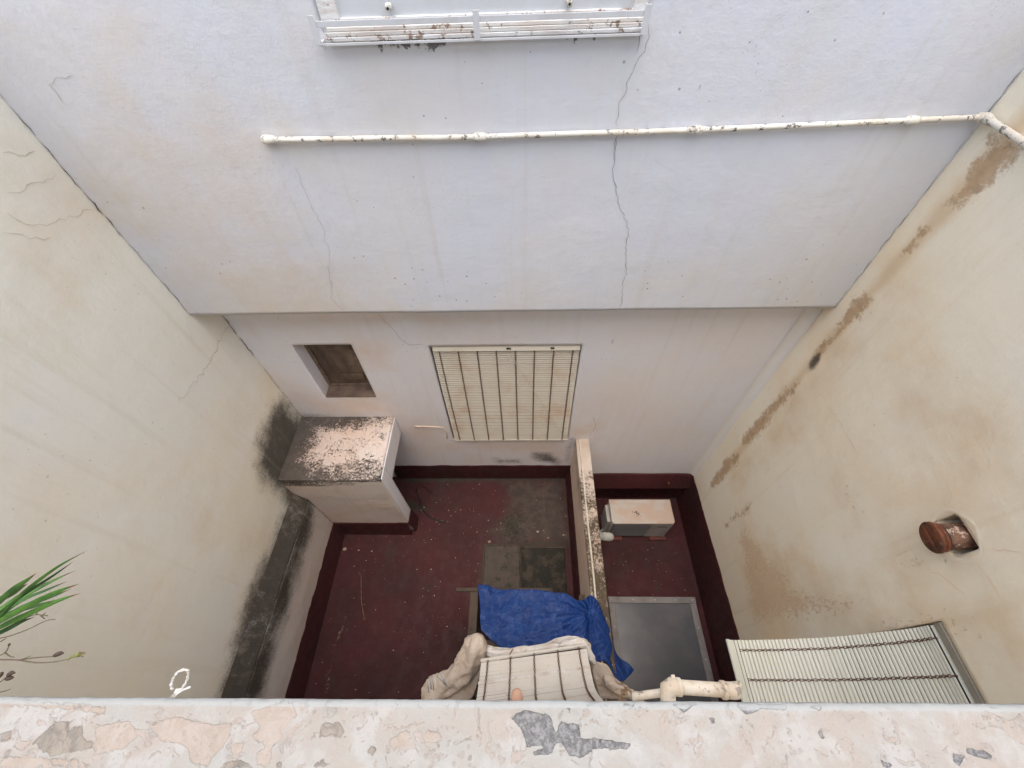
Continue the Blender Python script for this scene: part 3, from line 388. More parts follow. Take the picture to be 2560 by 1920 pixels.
def sheet(name, o, u, v, cell, m, parent=None, holes=(), thick=.2, maskfn=None, relief=.004, edge=.0, normal=None, relief_k=1.3):
    """subdivided slab face: origin o, edge vectors u and v, rectangular holes in (s,t) metres along u,v; edges extruded back by thick"""
    o, u, v = np.array(o, float), np.array(u, float), np.array(v, float); lu, lv = np.linalg.norm(u), np.linalg.norm(v)
    eu, ev = u/lu, v/lv; nn = np.cross(eu, ev) if normal is None else np.array(normal, float)
    def ticks(L, cuts):
        t = set(np.round(np.linspace(0, L, max(2, int(round(L/cell))+1)), 5))
        for c in cuts:
            t = {x for x in t if abs(x-c) > cell*.45 or x in (0, round(L, 5))}; t.add(round(c, 5))
        return np.array(sorted(t))
    S = ticks(lu, [c for h in holes for c in h[:2] if 0 < c < lu]); T = ticks(lv, [c for h in holes for c in h[2:] if 0 < c < lv])
    ns, nt_ = len(S), len(T)
    P = (o[None, None]+S[:, None, None]*eu+T[None, :, None]*ev).reshape(-1, 3)
    cs, ct = (S[1:]+S[:-1])/2, (T[1:]+T[:-1])/2
    keep = np.ones((ns-1, nt_-1), bool)
    for h in holes: keep &= ~(((cs > h[0]) & (cs < h[1]))[:, None] & ((ct > h[2]) & (ct < h[3]))[None])
    i, j = np.nonzero(keep); a = i*nt_+j
    F = np.stack([a, a+nt_, a+nt_+1, a+1], 1)
    if normal is not None and np.dot(np.cross(eu, ev), nn) < 0: F = F[:, ::-1]
    Pm = P + nn*hump(P, relief_k, relief)[:, None] if relief else P.copy()
    # edges of the face
    E = np.concatenate([F[:, [0, 1]], F[:, [1, 2]], F[:, [2, 3]], F[:, [3, 0]]]); key = np.sort(E, 1); kk = key[:, 0].astype(np.int64)*len(P)+key[:, 1]
    uq, inv, cnt = np.unique(kk, return_inverse=True, return_counts=True); bd = E[cnt[inv] == 1]
    bv = np.unique(bd)
    if edge:
        w = np.array([(noise.noise(Vector(P[q])*6)+.6*noise.noise(Vector(P[q])*21)) * edge for q in bv]); Pm[bv] += ev[None]*w[:, None]
    mp = {q: len(P)+k for k, q in enumerate(bv)}
    V = np.concatenate([Pm, Pm[bv]-nn*thick])
    F2 = [(e[1], e[0], mp[e[0]], mp[e[1]]) for e in bd]
    used = np.unique(np.concatenate([F.ravel(), np.array(F2).ravel()])) ; re = -np.ones(len(V), int); re[used] = np.arange(len(used))
    fs = [tuple(re[q] for q in f) for f in F.tolist()]+[tuple(re[q] for q in f) for f in F2]
    V = V[used]
    me = bpy.data.meshes.new(name); me.from_pydata(V.tolist(), [], fs); me.update()
    at = me.color_attributes.new('stain', 'FLOAT_COLOR', 'POINT'); c = np.zeros((len(V), 4))
    if maskfn: c[:] = maskfn(V)
    at.data.foreach_set('color', c.ravel())
    ob = link(name, me, m, parent)
    for k, p in enumerate(me.polygons):
        if k < len(F): p.use_smooth = True
    return ob
def masks(P, r=None, g=None, b=None, a=None):
    c = np.zeros((len(P), 4))
    for k, q in enumerate((r, g, b, a)):
        if q is not None: c[:, k] = q
    return c
def ribbon(name, pts, n, w, m, parent, lift=.004, relief_k=1.3, relief=.004, jag=.012, seg=14, sub=.03):
    """a hairline crack: a narrow uneven dark strip following the wall's own relief"""
    n = Vector(n); P = [Vector(p) for p in pts]; out = []
    for a, b in zip(P, P[1:]):
        k = max(1, int((b-a).length/sub)); out += [a.lerp(b, i/k) for i in range(k)]
    out.append(P[-1]); vs, fs = [], []
    seed = rnd.random()*50
    for i, p in enumerate(out):
        t = (out[min(i+1, len(out)-1)]-out[max(i-1, 0)]).normalized(); s = t.cross(n).normalized()
        p = p + s*(rnd.uniform(-jag, jag))
        ww = w*(.35+1.1*abs(noise.noise(Vector((seed, i*.35, 0)))))*(0.25 if i in (0, len(out)-1) else 1)
        h = float(hump(np.array([p]), relief_k, relief)[0])+lift
        vs += [p+s*ww+n*h, p+n*(h+.0005), p-s*ww+n*h]
    for i in range(len(out)-1):
        for q in (0, 1): fs.append((i*3+q, i*3+q+1, i*3+q+4, i*3+q+3))
    o = mesh(name, vs, fs, m, parent); return o

# ================================================================== THE COURTYARD SHELL
# ---- opposite facade
fac = thing('house_facade', 'opposite whitewashed house facade with a projecting upper storey over the courtyard', 'facade', (0, B, 0))
def m_upper(P):
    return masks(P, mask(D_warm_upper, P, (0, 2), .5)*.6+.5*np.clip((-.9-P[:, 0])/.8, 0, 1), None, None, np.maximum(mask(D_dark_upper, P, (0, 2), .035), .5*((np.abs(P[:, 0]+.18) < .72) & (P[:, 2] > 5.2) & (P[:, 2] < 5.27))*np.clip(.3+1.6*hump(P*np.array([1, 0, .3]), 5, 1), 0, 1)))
o_up = np.array((XL-.01, 2.426, 3.576)); u_up = np.array((XR+.01, 2.516, 3.496))-o_up
upper = sheet('upper_wall', o_up, u_up, (0, 0, 3.7), .028, M_upper, fac, holes=[(1.757, 3.243, 1.745, 2.75)], thick=.34, maskfn=m_upper, relief=.004, edge=.004, normal=(0, -1, 0))
def m_back(P):
    g = mask(D_moss_back, P, (0, 2), .10)*.8
    return masks(P, mask(D_warm_back, P, (0, 2), .35)*1.15, g, None, None)
lower = sheet('lower_wall', (XL-.01, B, ZS), (XR-XL+.02, 0, 0), (0, 0, 4.4), .028, M_back, fac,
              holes=[(1.772, 3.242, 1.135-ZS, 2.90-ZS), (.46, 1.035, 2.088-ZS, 2.937-ZS)], thick=.16, maskfn=m_back, relief=.004, normal=(0, -1, 0))
for k, c in enumerate(D_cracks_upper): ribbon('crack', c, (0, -1, 0), .0019 if k != 5 else .0015, M_crackmid if k in (5, 6) else M_crack, fac, jag=.009, sub=.022)
for c in D_cracks_back: ribbon('crack', c, (0, -1, 0), .0022, M_crack, fac)
# corner seams, where the plaster has opened along the side walls
def seam(parent, a, b, w, m, n, lift=.006, jag=.006): ribbon('corner_crack', [a, b], n, w, m, parent, lift=lift, jag=jag, sub=.035)
def dashes(x, y, z0, z1, w, m, n, fill, k=9):
    q = z0
    while q < z1:
        L = rnd.uniform(.08, .34); e = min(z1, q+L)
        if rnd.random() < fill: seam(fac, (x, y, q), (x+rnd.uniform(-.004, .004), y, e), w*rnd.uniform(.5, 1.3), m, n)
        q = e+rnd.uniform(.0, .12)*(1.3-fill)
dashes(XL+.008, 2.424, 3.60, 4.35, .0022, M_crackdark, (.7, -.7, 0), 1)
dashes(XL+.008, 2.424, 4.35, 4.75, .0048, M_crackdark, (.7, -.7, 0), 1)
dashes(XL+.008, 2.424, 4.75, 5.6, .003, M_crackdark, (.7, -.7, 0), .9)
dashes(XR-.010, 2.515, 3.5, 5.3, .0018, M_crack, (-.7, -.7, 0), .7)
dashes(XL+.008, B-.006, 1.8, 3.55, .0032, M_crack, (.7, -.7, 0), .9)
# raised filler line beside the blind
for k, seg in enumerate(D_patch):
    tube('filler_ridge', [(p[0], p[1]-.002, p[2]) for p in spline(seg, 5)], .010 if k == 0 else .008, simple('ochre filler%d' % k, (.70, .58, .46), (.64, .50, .40), 20, .9), fac, n=6)

# small window, boarded and grimy
win = thing('small_window', 'small deep-set grimy brown window beside the blind, above the concrete basin block', 'window', (-1.93, B+.16, 2.5))
wx0, wx1, wz0, wz1 = XL-.01+.46, XL-.01+1.035, 2.088, 2.937
box('pane', wx0+.03, wx1-.03, B+.165, B+.175, wz0+.04, wz1-.02, M_grime, win)
for nm, bx in (('frame', (wx0-.01, wx0+.035, B+.145, B+.19, wz0, wz1)), ('frame', (wx1-.035, wx1+.01, B+.145, B+.19, wz0, wz1)), ('frame', (wx0, wx1, B+.146, B+.191, wz1-.03, wz1+.01)), ('frame', (wx0, wx1, B+.146, B+.191, wz0-.01, wz0+.035))):
    box(nm, *bx, M_sillw if nm == 'frame' else M_grime, win, bev=.003, seg=1)
box('sill', wx0+.002, wx1-.002, B-.004, B+.15, wz0-.012, wz0+.012, M_sillw, win, bev=.004, seg=1)
box('reveal', wx1-.006, wx1+.02, B+.02, B+.15, wz0+.012, wz1-.002, M_sillw, win)
box('board', wx0+.2, wx1-.12, B+.15, B+.165, wz0+.12, wz0+.22, M_grime, win, bev=.004, seg=1)

# upper window with iron guard
uw = thing('shuttered_window', 'upper white window with closed pale grey shutter and peeling timber frame, at the top of the facade', 'window', (-.16, 2.46, 5.35))
ux = lambda x: 2.426+(x-XL)*.01743     # the upper wall is slightly skewed
def ubox(nm, x0, x1, dy0, dy1, z0, z1, m, parent, bev=.003, dz=0.0):
    """box following the skewed facade plane; dy is measured outward from it"""
    v, f = box_data(x0, x1, 0, 1, z0, z1); vs = []
    for p in v: vs.append((p[0], ux(p[0])-(dy1 if p[1] == 0 else dy0), p[2]))
    bm = bmesh.new(); q = [bm.verts.new(p) for p in vs]
    for k in f: bm.faces.new([q[i] for i in k])
    if bev: bmesh.ops.bevel(bm, geom=bm.edges[:], offset=bev, segments=2, profile=.5, affect='EDGES')
    me = bpy.data.meshes.new(nm); bm.to_mesh(me); bm.free(); return link(nm, me, m, parent)
ubox('shutter_panel', -.83, .515, -.03, -.005, 5.335, 6.33, M_panel, uw)
ubox('frame', -.905, -.822, -.02, .012, 5.30, 6.33, M_timber, uw); ubox('frame', .508, .57, -.02, .012, 5.30, 6.33, M_timber, uw)
ubox('frame', -.822, .508, -.02, .010, 6.27, 6.33, M_timber, uw); ubox('bottom_rail', -.822, .508, -.025, .008, 5.315, 5.345, M_timber, uw)
for k in range(3):
    z = 5.268+k*.0165; ubox('sill_board', -.90+.004*k, .56, .0, .040-.010*k, z, z+.0145, M_timber, uw, bev=.002)
for q in D_bolts:
    x, z = q[0], q[2]; t0 = tube('eye_bolt', [(x, ux(x)+.0, z), (x, ux(x)-.035, z), (x, ux(x)-.045, z-.004)], [.012, .015, .013], M_pipe, uw, n=12)
    tube('bolt_hole', [(x, ux(x)-.044, z-.004), (x, ux(x)-.048, z-.004)], .006, M_dark, t0, n=8)
guard = thing('window_guard', 'low white iron window box guard of flat bars under the shuttered window', 'window guard', (-.18, 2.42, 5.3))
for x in (-.93, -.197, .562):
    ubox('bracket', x-.014, x+.014, .060, .066, 5.262, 5.368, M_iron, guard, bev=.001); ubox('stay', x-.010, x+.010, -.003, .060, 5.262, 5.269, M_iron, guard, bev=.001)
ubox('rail', -.93, .56, .054, .060, 5.325, 5.347, M_iron, guard, bev=.001); ubox('rail', -.93, .56, .054, .060, 5.258, 5.268, M_iron, guard, bev=.001)

# ---- pipe across the facade
pp = [Vector((p[0], p[1]-.022, p[2])) for p in D_wall_pipe]
pipe = thing('wall_pipe', 'thin white painted water pipe with flaking paint running across the upper facade', 'pipe', tuple(pp[1]))
pl_ = []
for a, b in zip(pp, pp[1:]):
    for k in range(12): q = a.lerp(b, k/12); pl_.append(q+Vector((0, 0, .003*noise.noise(q*3))))
pl_.append(pp[-1]); tube('pipe_run', pl_, .0145, M_pipe, pipe, n=12)
tube('end_elbow', [pp[0]+Vector((.03, 0, 0)), pp[0]+Vector((-.01, 0, 0)), pp[0]+Vector((-.03, .012, -.004)), pp[0]+Vector((-.034, .03, -.006))], [.018, .025, .025, .02], M_pipe, pipe, n=12)
for q in (pp[1], pp[2], pp[2].lerp(pp[3], .93)):
    tube('coupling', [q-Vector((.035, 0, 0)), q-Vector((.02, 0, 0)), q+Vector((.02, 0, 0)), q+Vector((.035, 0, 0))], [.017, .022, .022, .017], M_pipe, pipe, n=12)
rp = [pp[-1], Vector((XR-.04, 2.49, 4.862)), Vector((XR-.03, 2.44, 4.86)), Vector((XR-.025, 2.25, 4.853)), Vector((XR-.025, 1.2, 4.83))]
tube('pipe_run', rp, .0175, M_pipe, pipe, n=12)
tube('elbow', [pp[-1]-Vector((.03, 0, 0)), pp[-1]+Vector((.0, -.006, 0)), rp[1]+Vector((.006, -.015, 0)), rp[2]], [.022, .026, .026, .021], M_pipe, pipe, n=12)

# ---- left wall
lw = thing('side_wall', 'tall cream plaster wall on the left with sooty damp patch and mossy plinth', 'wall', (XL, 1.2, 0))
def m_left(P):
    g = mask(D_moss_left, P, (1, 2), .2); g *= np.where(P[:, 2] < .6, 1, 1)
    return masks(P, mask(D_warm_left, P, (1, 2), .4)*.8, g)
sheet('wall_face', (XL, -1.2, ZS), (0, B+1.3, 0), (0, 0, 6.5), .03, M_left, lw, thick=.25, maskfn=m_left, normal=(1, 0, 0))
for c in D_cracks_left: ribbon('crack', c, (1, 0, 0), .0022, M_crackpale, lw)
ribbon('crack', D_joint_left, (1, 0, 0), .004, M_crackpale, lw, jag=.02)
# plinth: battered face with a sloping mossy top
def m_pl(P):
    g = np.clip((P[:, 2]-.60)/.42, 0, 1)*(.9+.1*np.sin(P[:, 1]*9)); g = np.maximum(g*.95, mask(D_moss_plinth, P, (1, 2), .2)*.9*(P[:, 2] > .5)); return masks(P, np.clip(1-(P[:, 2]-.33)/.3, 0, .6), g)
sheet('plinth', (XP, -1.2, 0.30), (0, 1.876+1.2, 0), (0, 0, .82), .025, M_plinth, lw, thick=.1, maskfn=m_pl, normal=(1, 0, 0), relief=.008, edge=.006, relief_k=2.2)
sheet('plinth_top', (XL-.008, -1.2, 1.33), (0, 1.876+1.2, 0), (.116, 0, -.21), .02, M_plinth, lw, thick=.06, maskfn=lambda P: masks(P, None, np.clip(.93+hump(P, 3, .35), .5, 1)), normal=(.875, 0, .483), relief=.006, edge=.004)

# ---- right wall
rw = thing('side_wall', 'ochre stained wall on the right with brown flaking line near the corner', 'wall', (XR, 1.2, 0))
CORNER_Y = [2.30, 2.33, 2.35, 2.34, 2.31]
def m_right(P):
    yc = np.interp(P[:, 2], [1.0, 2.0, 3.0, 4.0, 5.0], CORNER_Y); streak = np.clip(1-np.abs(P[:, 1]-yc)/.13, 0, 1)*1.35*np.clip((P[:, 2]-.6)/.5, 0, 1)
    return masks(P, np.maximum(mask(D_warm_right, P, (1, 2), .5)*1.3, streak), mask(D_dark_right, P, (1, 2), .035)*1.0, mask(D_flake_right, P, (1, 2), .07), mask(D_warm_right[:4]+D_warm_right[5:6], P, (1, 2), .2)*.62)
# (u along Y from -1.2, v along Z from ZS)
sheet('wall_face', (XR, -1.2, ZS), (0, B+1.21, 0), (0, 0, 6.5), .027, M_right, rw,
      holes=[(.15, 1.611, 1.55-ZS, 2.905-ZS), (1.89, 2.09, 3.215-ZS, 3.395-ZS)], thick=.20, maskfn=m_right, normal=(-1, 0, 0), relief=.006)
for k, c in enumerate(D_cracks_right): ribbon('crack', c, (-1, 0, 0), .0028, M_right, rw, relief=.006)
# ragged broken plaster round the vent hole
hb = bmesh.new(); cy, cz = .79, 3.305; N = 26; rings = []
for ri, (rad, xx) in enumerate(((.165, XR+.006), (.135, XR-.006), (.112, XR+.012), (.105, XR+.16))):
    rr = []
    for k in range(N):
        w = 2*math.pi*k/N; q = rad*(1+.16*noise.noise(Vector((math.cos(w)*1.7, math.sin(w)*1.7, 3))))
        rr.append(hb.verts.new((xx, cy+math.cos(w)*q*1.0, cz+math.sin(w)*q*.98)))
    rings.append(rr)
for a, b in zip(rings, rings[1:]):
    for k in range(N): hb.faces.new((a[k], a[(k+1) % N], b[(k+1) % N], b[k]))
me = bpy.data.meshes.new('hole_rim'); hb.to_mesh(me); hb.free(); at = me.color_attributes.new('stain', 'FLOAT_COLOR', 'POINT'); at.data.foreach_set('color', [.5, 0, 0, 0]*len(me.vertices)); link('hole_rim', me, M_right, rw, smooth=True)
box('hole_back', XR+.15, XR+.19, .68, .90, 3.2, 3.41, M_dark, rw)

def fillet(nm, x, y, rad, z0, z1, m, parent):
    vs, fs = [], []; n = 9; zs = np.arange(z0, z1+.01, .06)
    for z in zs:
        for k in range(n):
            a = math.pi/2*k/(n-1); q = rad*(1+.12*noise.noise(Vector((x, y, z*2.2)))); vs.append((x-q+q*math.sin(a)-.0015*(k == 0), y-q+q*math.cos(a)-.003, z))
    for i in range(len(zs)-1):
        for k in range(n-1): fs.append((i*n+k, i*n+k+1, (i+1)*n+k+1, (i+1)*n+k))
    me = bpy.data.meshes.new(nm); me.from_pydata(vs, [], fs); me.update(); at = me.color_attributes.new('stain', 'FLOAT_COLOR', 'POINT')
    at.data.foreach_set('color', [.15, 0, 0, 0]*len(vs)); return link(nm, me, m, parent, smooth=True)
M_mid = plaster('corner plaster', (.78, .765, .73), (.80, .69, .54), (.79, .78, .76), warmamt=.6, speck=.3)
fillet('corner_fillet', XR, B, .075, .12, 3.5, M_mid, rw)
vent = thing('flue_pipe', 'short rusty iron flue stub with round cap in a broken wall hole', 'pipe', (XR, .79, 3.30))
va = Vector((-1, .0, -.20)).normalized(); v0 = Vector((XR+.105, .785, 3.325))
tube('barrel', [v0+va*t for t in (0, .05, .10, .15, .175)], [.070, .070, .072, .073, .073], M_ventpipe, vent, n=28)
v1 = v0+va*.20
tube('collar', [v1-va*.018, v1-va*.012, v1+va*.004], [.070, .083, .083], M_vent, vent, n=28)
tube('cap', [v1+va*.004, v1+va*.012, v1+va*.026, v1+va*.032, v1+va*.030, v1+va*.028], [.080, .088, .088, .083, .074, .01], M_vent, vent, n=32)
tube('seam', [v1-va*.022, v1-va*.018], [.075, .075], M_dark, vent, n=28)

# ---- floor and sunken floor
def m_floor(P):
    return masks(P, mask(D_dirt_floor, P, (0, 1), .2), mask(D_moss_floor, P, (0, 1), .1), mask(D_streak_floor, P, (0, 1), .06))
fl = sheet('courtyard_floor', (XL-.02, -.9, 0), (.83-XL-.10, 0, 0), (0, B+.92, 0), .03, M_red, None, thick=.12, maskfn=m_floor, relief=.003, normal=(0, 0, 1))
fl['kind'] = 'structure'
fl2 = sheet('sunken_floor', (.70, -.9, ZS), (XR-.68, 0, 0), (0, B+.92, 0), .04, M_red, None, thick=.12, maskfn=lambda P: masks(P), relief=.004, normal=(0, 0, 1))
fl2['kind'] = 'structure'
gd = mesh('ground', [(-60, -60, ZS-.3), (60, -60, ZS-.3), (60, 60, ZS-.3), (-60, 60, ZS-.3)], [(0, 1, 2, 3)], M_terr); gd['kind'] = 'structure'
# painted skirtings, slightly proud with a wavering upper edge
def skirting(parent, a, b, z0, z1, nrm, proud=.012, slope=0.0, wav=.016):
    a, b, n = Vector(a), Vector(b), Vector(nrm); L = (b-a).length; k = max(2, int(L/.03)); vs, fs = [], []
    for i in range(k+1):
        p = a.lerp(b, i/k); t = z1+noise.noise(Vector((p.x, p.y, 3))*5)*wav+noise.noise(Vector((p.x, p.y, 9))*22)*wav*.5
        for (d, z) in ((-.02, t), (proud*.7, t), (proud, t-.012), (proud+slope*.5, (t+z0)/2), (proud+slope, z0)): vs.append((p.x+n.x*d, p.y+n.y*d, z))
    for i in range(k):
        for j in range(4): fs.append((i*5+j, i*5+5+j, i*5+6+j, i*5+1+j))
    o = mesh('skirting', vs, fs, M_red, parent); return o
skirting(fac, (-1.9, B, 0), (.69, B, 0), -.01, .385, (0, -1, 0), proud=.014, slope=.012)
skirting(lw, (XP, -1.2, 0), (XP, 1.88, 0), -.01, .33, (1, 0, 0), proud=.012, slope=.05, wav=.03)
skirting(fac, (.83, B, 0), (XR, B, 0), -.13, .12, (0, -1, 0), proud=.03, slope=.10, wav=.01)
skirting(fac, (.83, B-.045, 0), (XR, B-.045, 0), ZS-.01, -.125, (0, -1, 0), proud=.02, wav=.004)
skirting(rw, (XR, -1.2, 0), (XR, B, 0), ZS-.01, .115, (-1, 0, 0), proud=.012, slope=.03, wav=.02)
tube('outlet_spout', [(2.157, B-.03, -.02), (2.157, 2.60, -.022), (2.157, 2.585, -.05)], .018, M_vent, fac, n=10)

# ---- concrete basin block in the corner
bk = thing('concrete_block', 'weathered concrete basin block with blackened pitted top in the corner under the small window', 'wash basin', (-2.1, 2.2, 0))
bx0, bx1, by0, bz = XP-.1, -1.549, 1.876, 1.676
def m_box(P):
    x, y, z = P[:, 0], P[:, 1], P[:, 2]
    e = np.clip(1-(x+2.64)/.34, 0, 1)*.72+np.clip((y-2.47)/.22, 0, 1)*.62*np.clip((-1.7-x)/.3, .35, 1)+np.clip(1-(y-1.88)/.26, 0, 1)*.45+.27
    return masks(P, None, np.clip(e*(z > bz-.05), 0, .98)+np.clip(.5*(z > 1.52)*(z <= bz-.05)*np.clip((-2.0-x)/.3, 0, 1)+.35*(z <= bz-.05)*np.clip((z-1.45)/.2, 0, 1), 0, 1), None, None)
sheet('block_top', (bx0-.02, by0, bz), (bx1-bx0+.02, 0, 0), (0, B-by0+.01, 0), .02, M_box, bk, thick=.05, maskfn=m_box, normal=(0, 0, 1), relief=.010, edge=.004, relief_k=3)
sheet('front_face', (XL-.02, by0+.002, .30), (bx1-XL+.02, 0, 0), (0, 0, bz-.301), .03, M_box, bk, thick=.17, maskfn=m_box, normal=(0, -1, 0), relief=.006, relief_k=2.2)
for nm, y0, y1, z0, z1 in (('side_cheek', by0+.018, 2.06, 0, bz-.022), ('side_rim', 2.06, B-.001, 1.305, bz-.022)):
    sheet(nm, (bx1+.008, y0, z0), (0, y1-y0, 0), (0, 0, z1-z0), .03, M_back, bk, thick=.11 if nm == 'side_cheek' else .10, normal=(1, 0, 0), relief=.002, edge=.006 if nm == 'side_rim' else 0, relief_k=3)
box('basin_floor', XL-.01, bx1-.10, 2.03, B-.001, 1.30, 1.36, M_plinth, bk)
skirting(bk, (XP-.05, by0, 0), (bx1+.004, by0, 0), -.01, .33, (0, -1, 0), proud=.014, slope=.04)
skirting(bk, (bx1, by0-.01, 0), (bx1, 2.06, 0), -.01, .33, (1, 0, 0), proud=.014, slope=.04)
cb = [(-1.60, 2.5, .02), (-1.52, 2.3, .015), (-1.46, 2.18, .012), (-1.30, 2.05, .012), (-1.12, 2.0, .012), (-1.05, 1.99, .012)]
tag(tube('loose_cable', spline(cb, 6), .009, M_cable, n=6), 'black cable lying on the red floor behind the concrete basin block', 'cable')
tv, tf = [], []
for k in range(26):
    a = Vector((rnd.uniform(-1.75, -1.45), rnd.uniform(2.1, 2.6), .02)); b = a+Vector((rnd.uniform(-.12, .18), rnd.uniform(-.15, .15), rnd.uniform(.02, .3)))
    q, f = tube_data([a, a.lerp(b, .5)+Vector((rnd.uniform(-.03, .03), 0, .02)), b], [.004, .003, .0015], 4); tf += [tuple(i+len(tv) for i in x) for x in f]; tv += q
o = mesh('dry_twigs', tv, tf, M_brownwood); o['kind'] = 'stuff'; tag(o, 'tangle of dark dry twigs behind the basin block', 'twigs')

# ---- divider wall
dw = thing('divider_wall', 'low divider wall with mossy pitted coping between the two red floors', 'wall', (.76, 1.0, 0))
def m_div(P):
    n = np.array([noise.noise(Vector(p)*2.2) for p in P]); y = P[:, 1]
    g = np.clip(.56+n*.5-np.clip((y-2.15)/.3, 0, .62), .04, .9)*(P[:, 2] > 1.0)
    return masks(P, np.clip((y-2.3)/.3, 0, 1), g)
M_divtop = plaster('pitted mossy coping', (.56, .50, .44), (.54, .40, .30), (.64, .61, .58), warmamt=.7, speck=1, dark=(.075, .055, .034), bump=.006, mhard=True)
sheet('coping', (.678, -.6, 1.134), (.166, 0, 0), (0, B+.6, 0), .012, M_divtop, dw, thick=.03, maskfn=m_div, normal=(0, 0, 1), relief=.005, relief_k=6)
def m_divf(P):
    return masks(P, np.ones(len(P))*.3, np.clip((P[:, 2]-.5)/.5, 0, 1)*.5*np.clip((P[:, 1]-1.2)/.7, 0, 1))
sheet('left_face', (.680, -.6, .28), (0, B+.6, 0), (0, 0, .85), .03, M_divface, dw, thick=.07, maskfn=m_divf, normal=(-1, 0, 0))
sheet('right_face', (.842, -.6, ZS), (0, B+.6, 0), (0, 0, 1.78), .05, M_back, dw, thick=.07, normal=(1, 0, 0))
box('core', .73, .79, -.6, B-.002, ZS-.02, 1.10, M_back, dw)
skirting(dw, (.680, -.6, 0), (.680, B, 0), -.01, .30, (-1, 0, 0), proud=.012, slope=.04)
cdp = [Vector((.722+.006*noise.noise(Vector((0, y*1.3, 0))), y, 1.146)) for y in np.linspace(.0, 2.68, 40)]
tag(tube('coping_cable', cdp, .0095, M_cond, n=8), 'pale cable running along the top of the divider wall', 'cable')

# white drain pipe through the divider
wp = thing('drain_pipe', 'short white plastic drain pipe poking from the divider wall beside the air conditioner', 'pipe', (.9, 1.8, 0))
tube('pipe_body', [(.84, 1.82, .03), (1.08, 1.805, .018)], .052, M_pvcw, wp, n=18)
tube('end_cap', [(1.075, 1.805, .018), (1.10, 1.804, .017), (1.18, 1.80, .012), (1.215, 1.80, .01), (1.232, 1.80, .01)], [.055, .058, .057, .044, .015], M_pvcw, wp, n=18)

# ---- air conditioner
ac = thing('air_conditioner', 'old outdoor air conditioner unit with dusty orange top standing on the sunken red floor', 'air conditioner', (1.69, 2.18, ZS))
ax0, ax1, ay0, ay1, az0, az1 = 1.245, 2.12, 2.00, 2.345, ZS+.035, -.025
box('casing', ax0, ax1, ay0+.01, ay1, az0, az1-.02, M_acgrey, ac, bev=.012, seg=3)
bm = bmesh.new(); v8, f8 = box_data(ax0-.004, ax1+.004, ay0-.006, ay1+.004, az1-.035, az1); q = [bm.verts.new(p) for p in v8]
for k in f8: bm.faces.new([q[i] for i in k])
ed = [e for e in bm.edges if abs(e.verts[0].co.z-e.verts[1].co.z) > .01 and e.verts[0].co.y < ay0+.05]
bmesh.ops.bevel(bm, geom=ed, offset=.045, segments=5, profile=.5, affect='EDGES')
ed = [e for e in bm.edges if e.verts[0].co.z > az1-.001 and e.verts[1].co.z > az1-.001]
bmesh.ops.bevel(bm, geom=ed, offset=.012, segments=3, profile=.5, affect='EDGES')
me = bpy.data.meshes.new('top_cover'); bm.to_mesh(me); bm.free(); link('top_cover', me, M_ac, ac)
box('top_ridge', ax0+.02, ax1-.03, ay1-.07, ay1-.055, az1, az1+.005, M_ac, ac, bev=.002, seg=2)
gpl = box('grille_panel', ax0+.03, ax0+.56, ay0, ay0+.012, az0+.03, az1-.05, M_acdark, ac, bev=.003, seg=1)
fin0 = None
for k in range(10):
    z = az0+.06+k*.049
    v, f = box_data(ax0+.035, ax0+.555, -.006, .0, -.004, .004)
    if fin0 is None:
        fin0 = bpy.data.meshes.new('fin'); fin0.from_pydata(v, [], f)
    fo = link('fin', fin0, M_acfin, gpl); fo.location = (0, ay0-.001, z)
box('side_panel', ax0+.575, ax1-.01, ay0-.003, ay0+.012, az0+.02, az1-.045, M_acgrey, ac, bev=.004, seg=1)
box('side_label', ax0+.66, ax0+.80, ay0-.005, ay0-.002, az1-.16, az1-.135, M_acdark, ac)
for x in (ax0+.10, ax1-.22):
    box('foot', x, x+.24 if x > ax0+.2 else x+.14, ay0-.05, ay1+.02, ZS, az0, simple('red foot', (.16, .05, .04), (.10, .03, .03), 12, .8), ac, bev=.005, seg=1)
box('valve_cover', ax0-.05, ax0+.004, ay0+.05, ay1-.04, az0+.04, az1-.09, M_acgrey, ac, bev=.012, seg=2)
tube('refrigerant_line', spline([(ax0-.03, ay0+.1, az0+.12), (ax0-.09, ay0+.06, az0+.05), (ax0-.16, ay0+.15, az0), (ax0-.2, ay0+.4, az0)], 6), .012, M_pvcw, ac)
sv, sf = [], []
for k in range(16):
    x, y = 1.60+rnd.gauss(0, .03), 2.14+rnd.gauss(0, .02); a = rnd.uniform(.003, .008); w = rnd.uniform(0, 6.3)
    for j in range(5): sv.append((x+a*math.cos(w+j*1.257)*1.5, y+a*math.sin(w+j*1.257), az1+.0015+.001*(j % 2)))
    sf.append(tuple(range(len(sv)-5, len(sv))))
o = mesh('dirt_speck', sv, sf, M_bud, ac); o['kind'] = 'stuff'

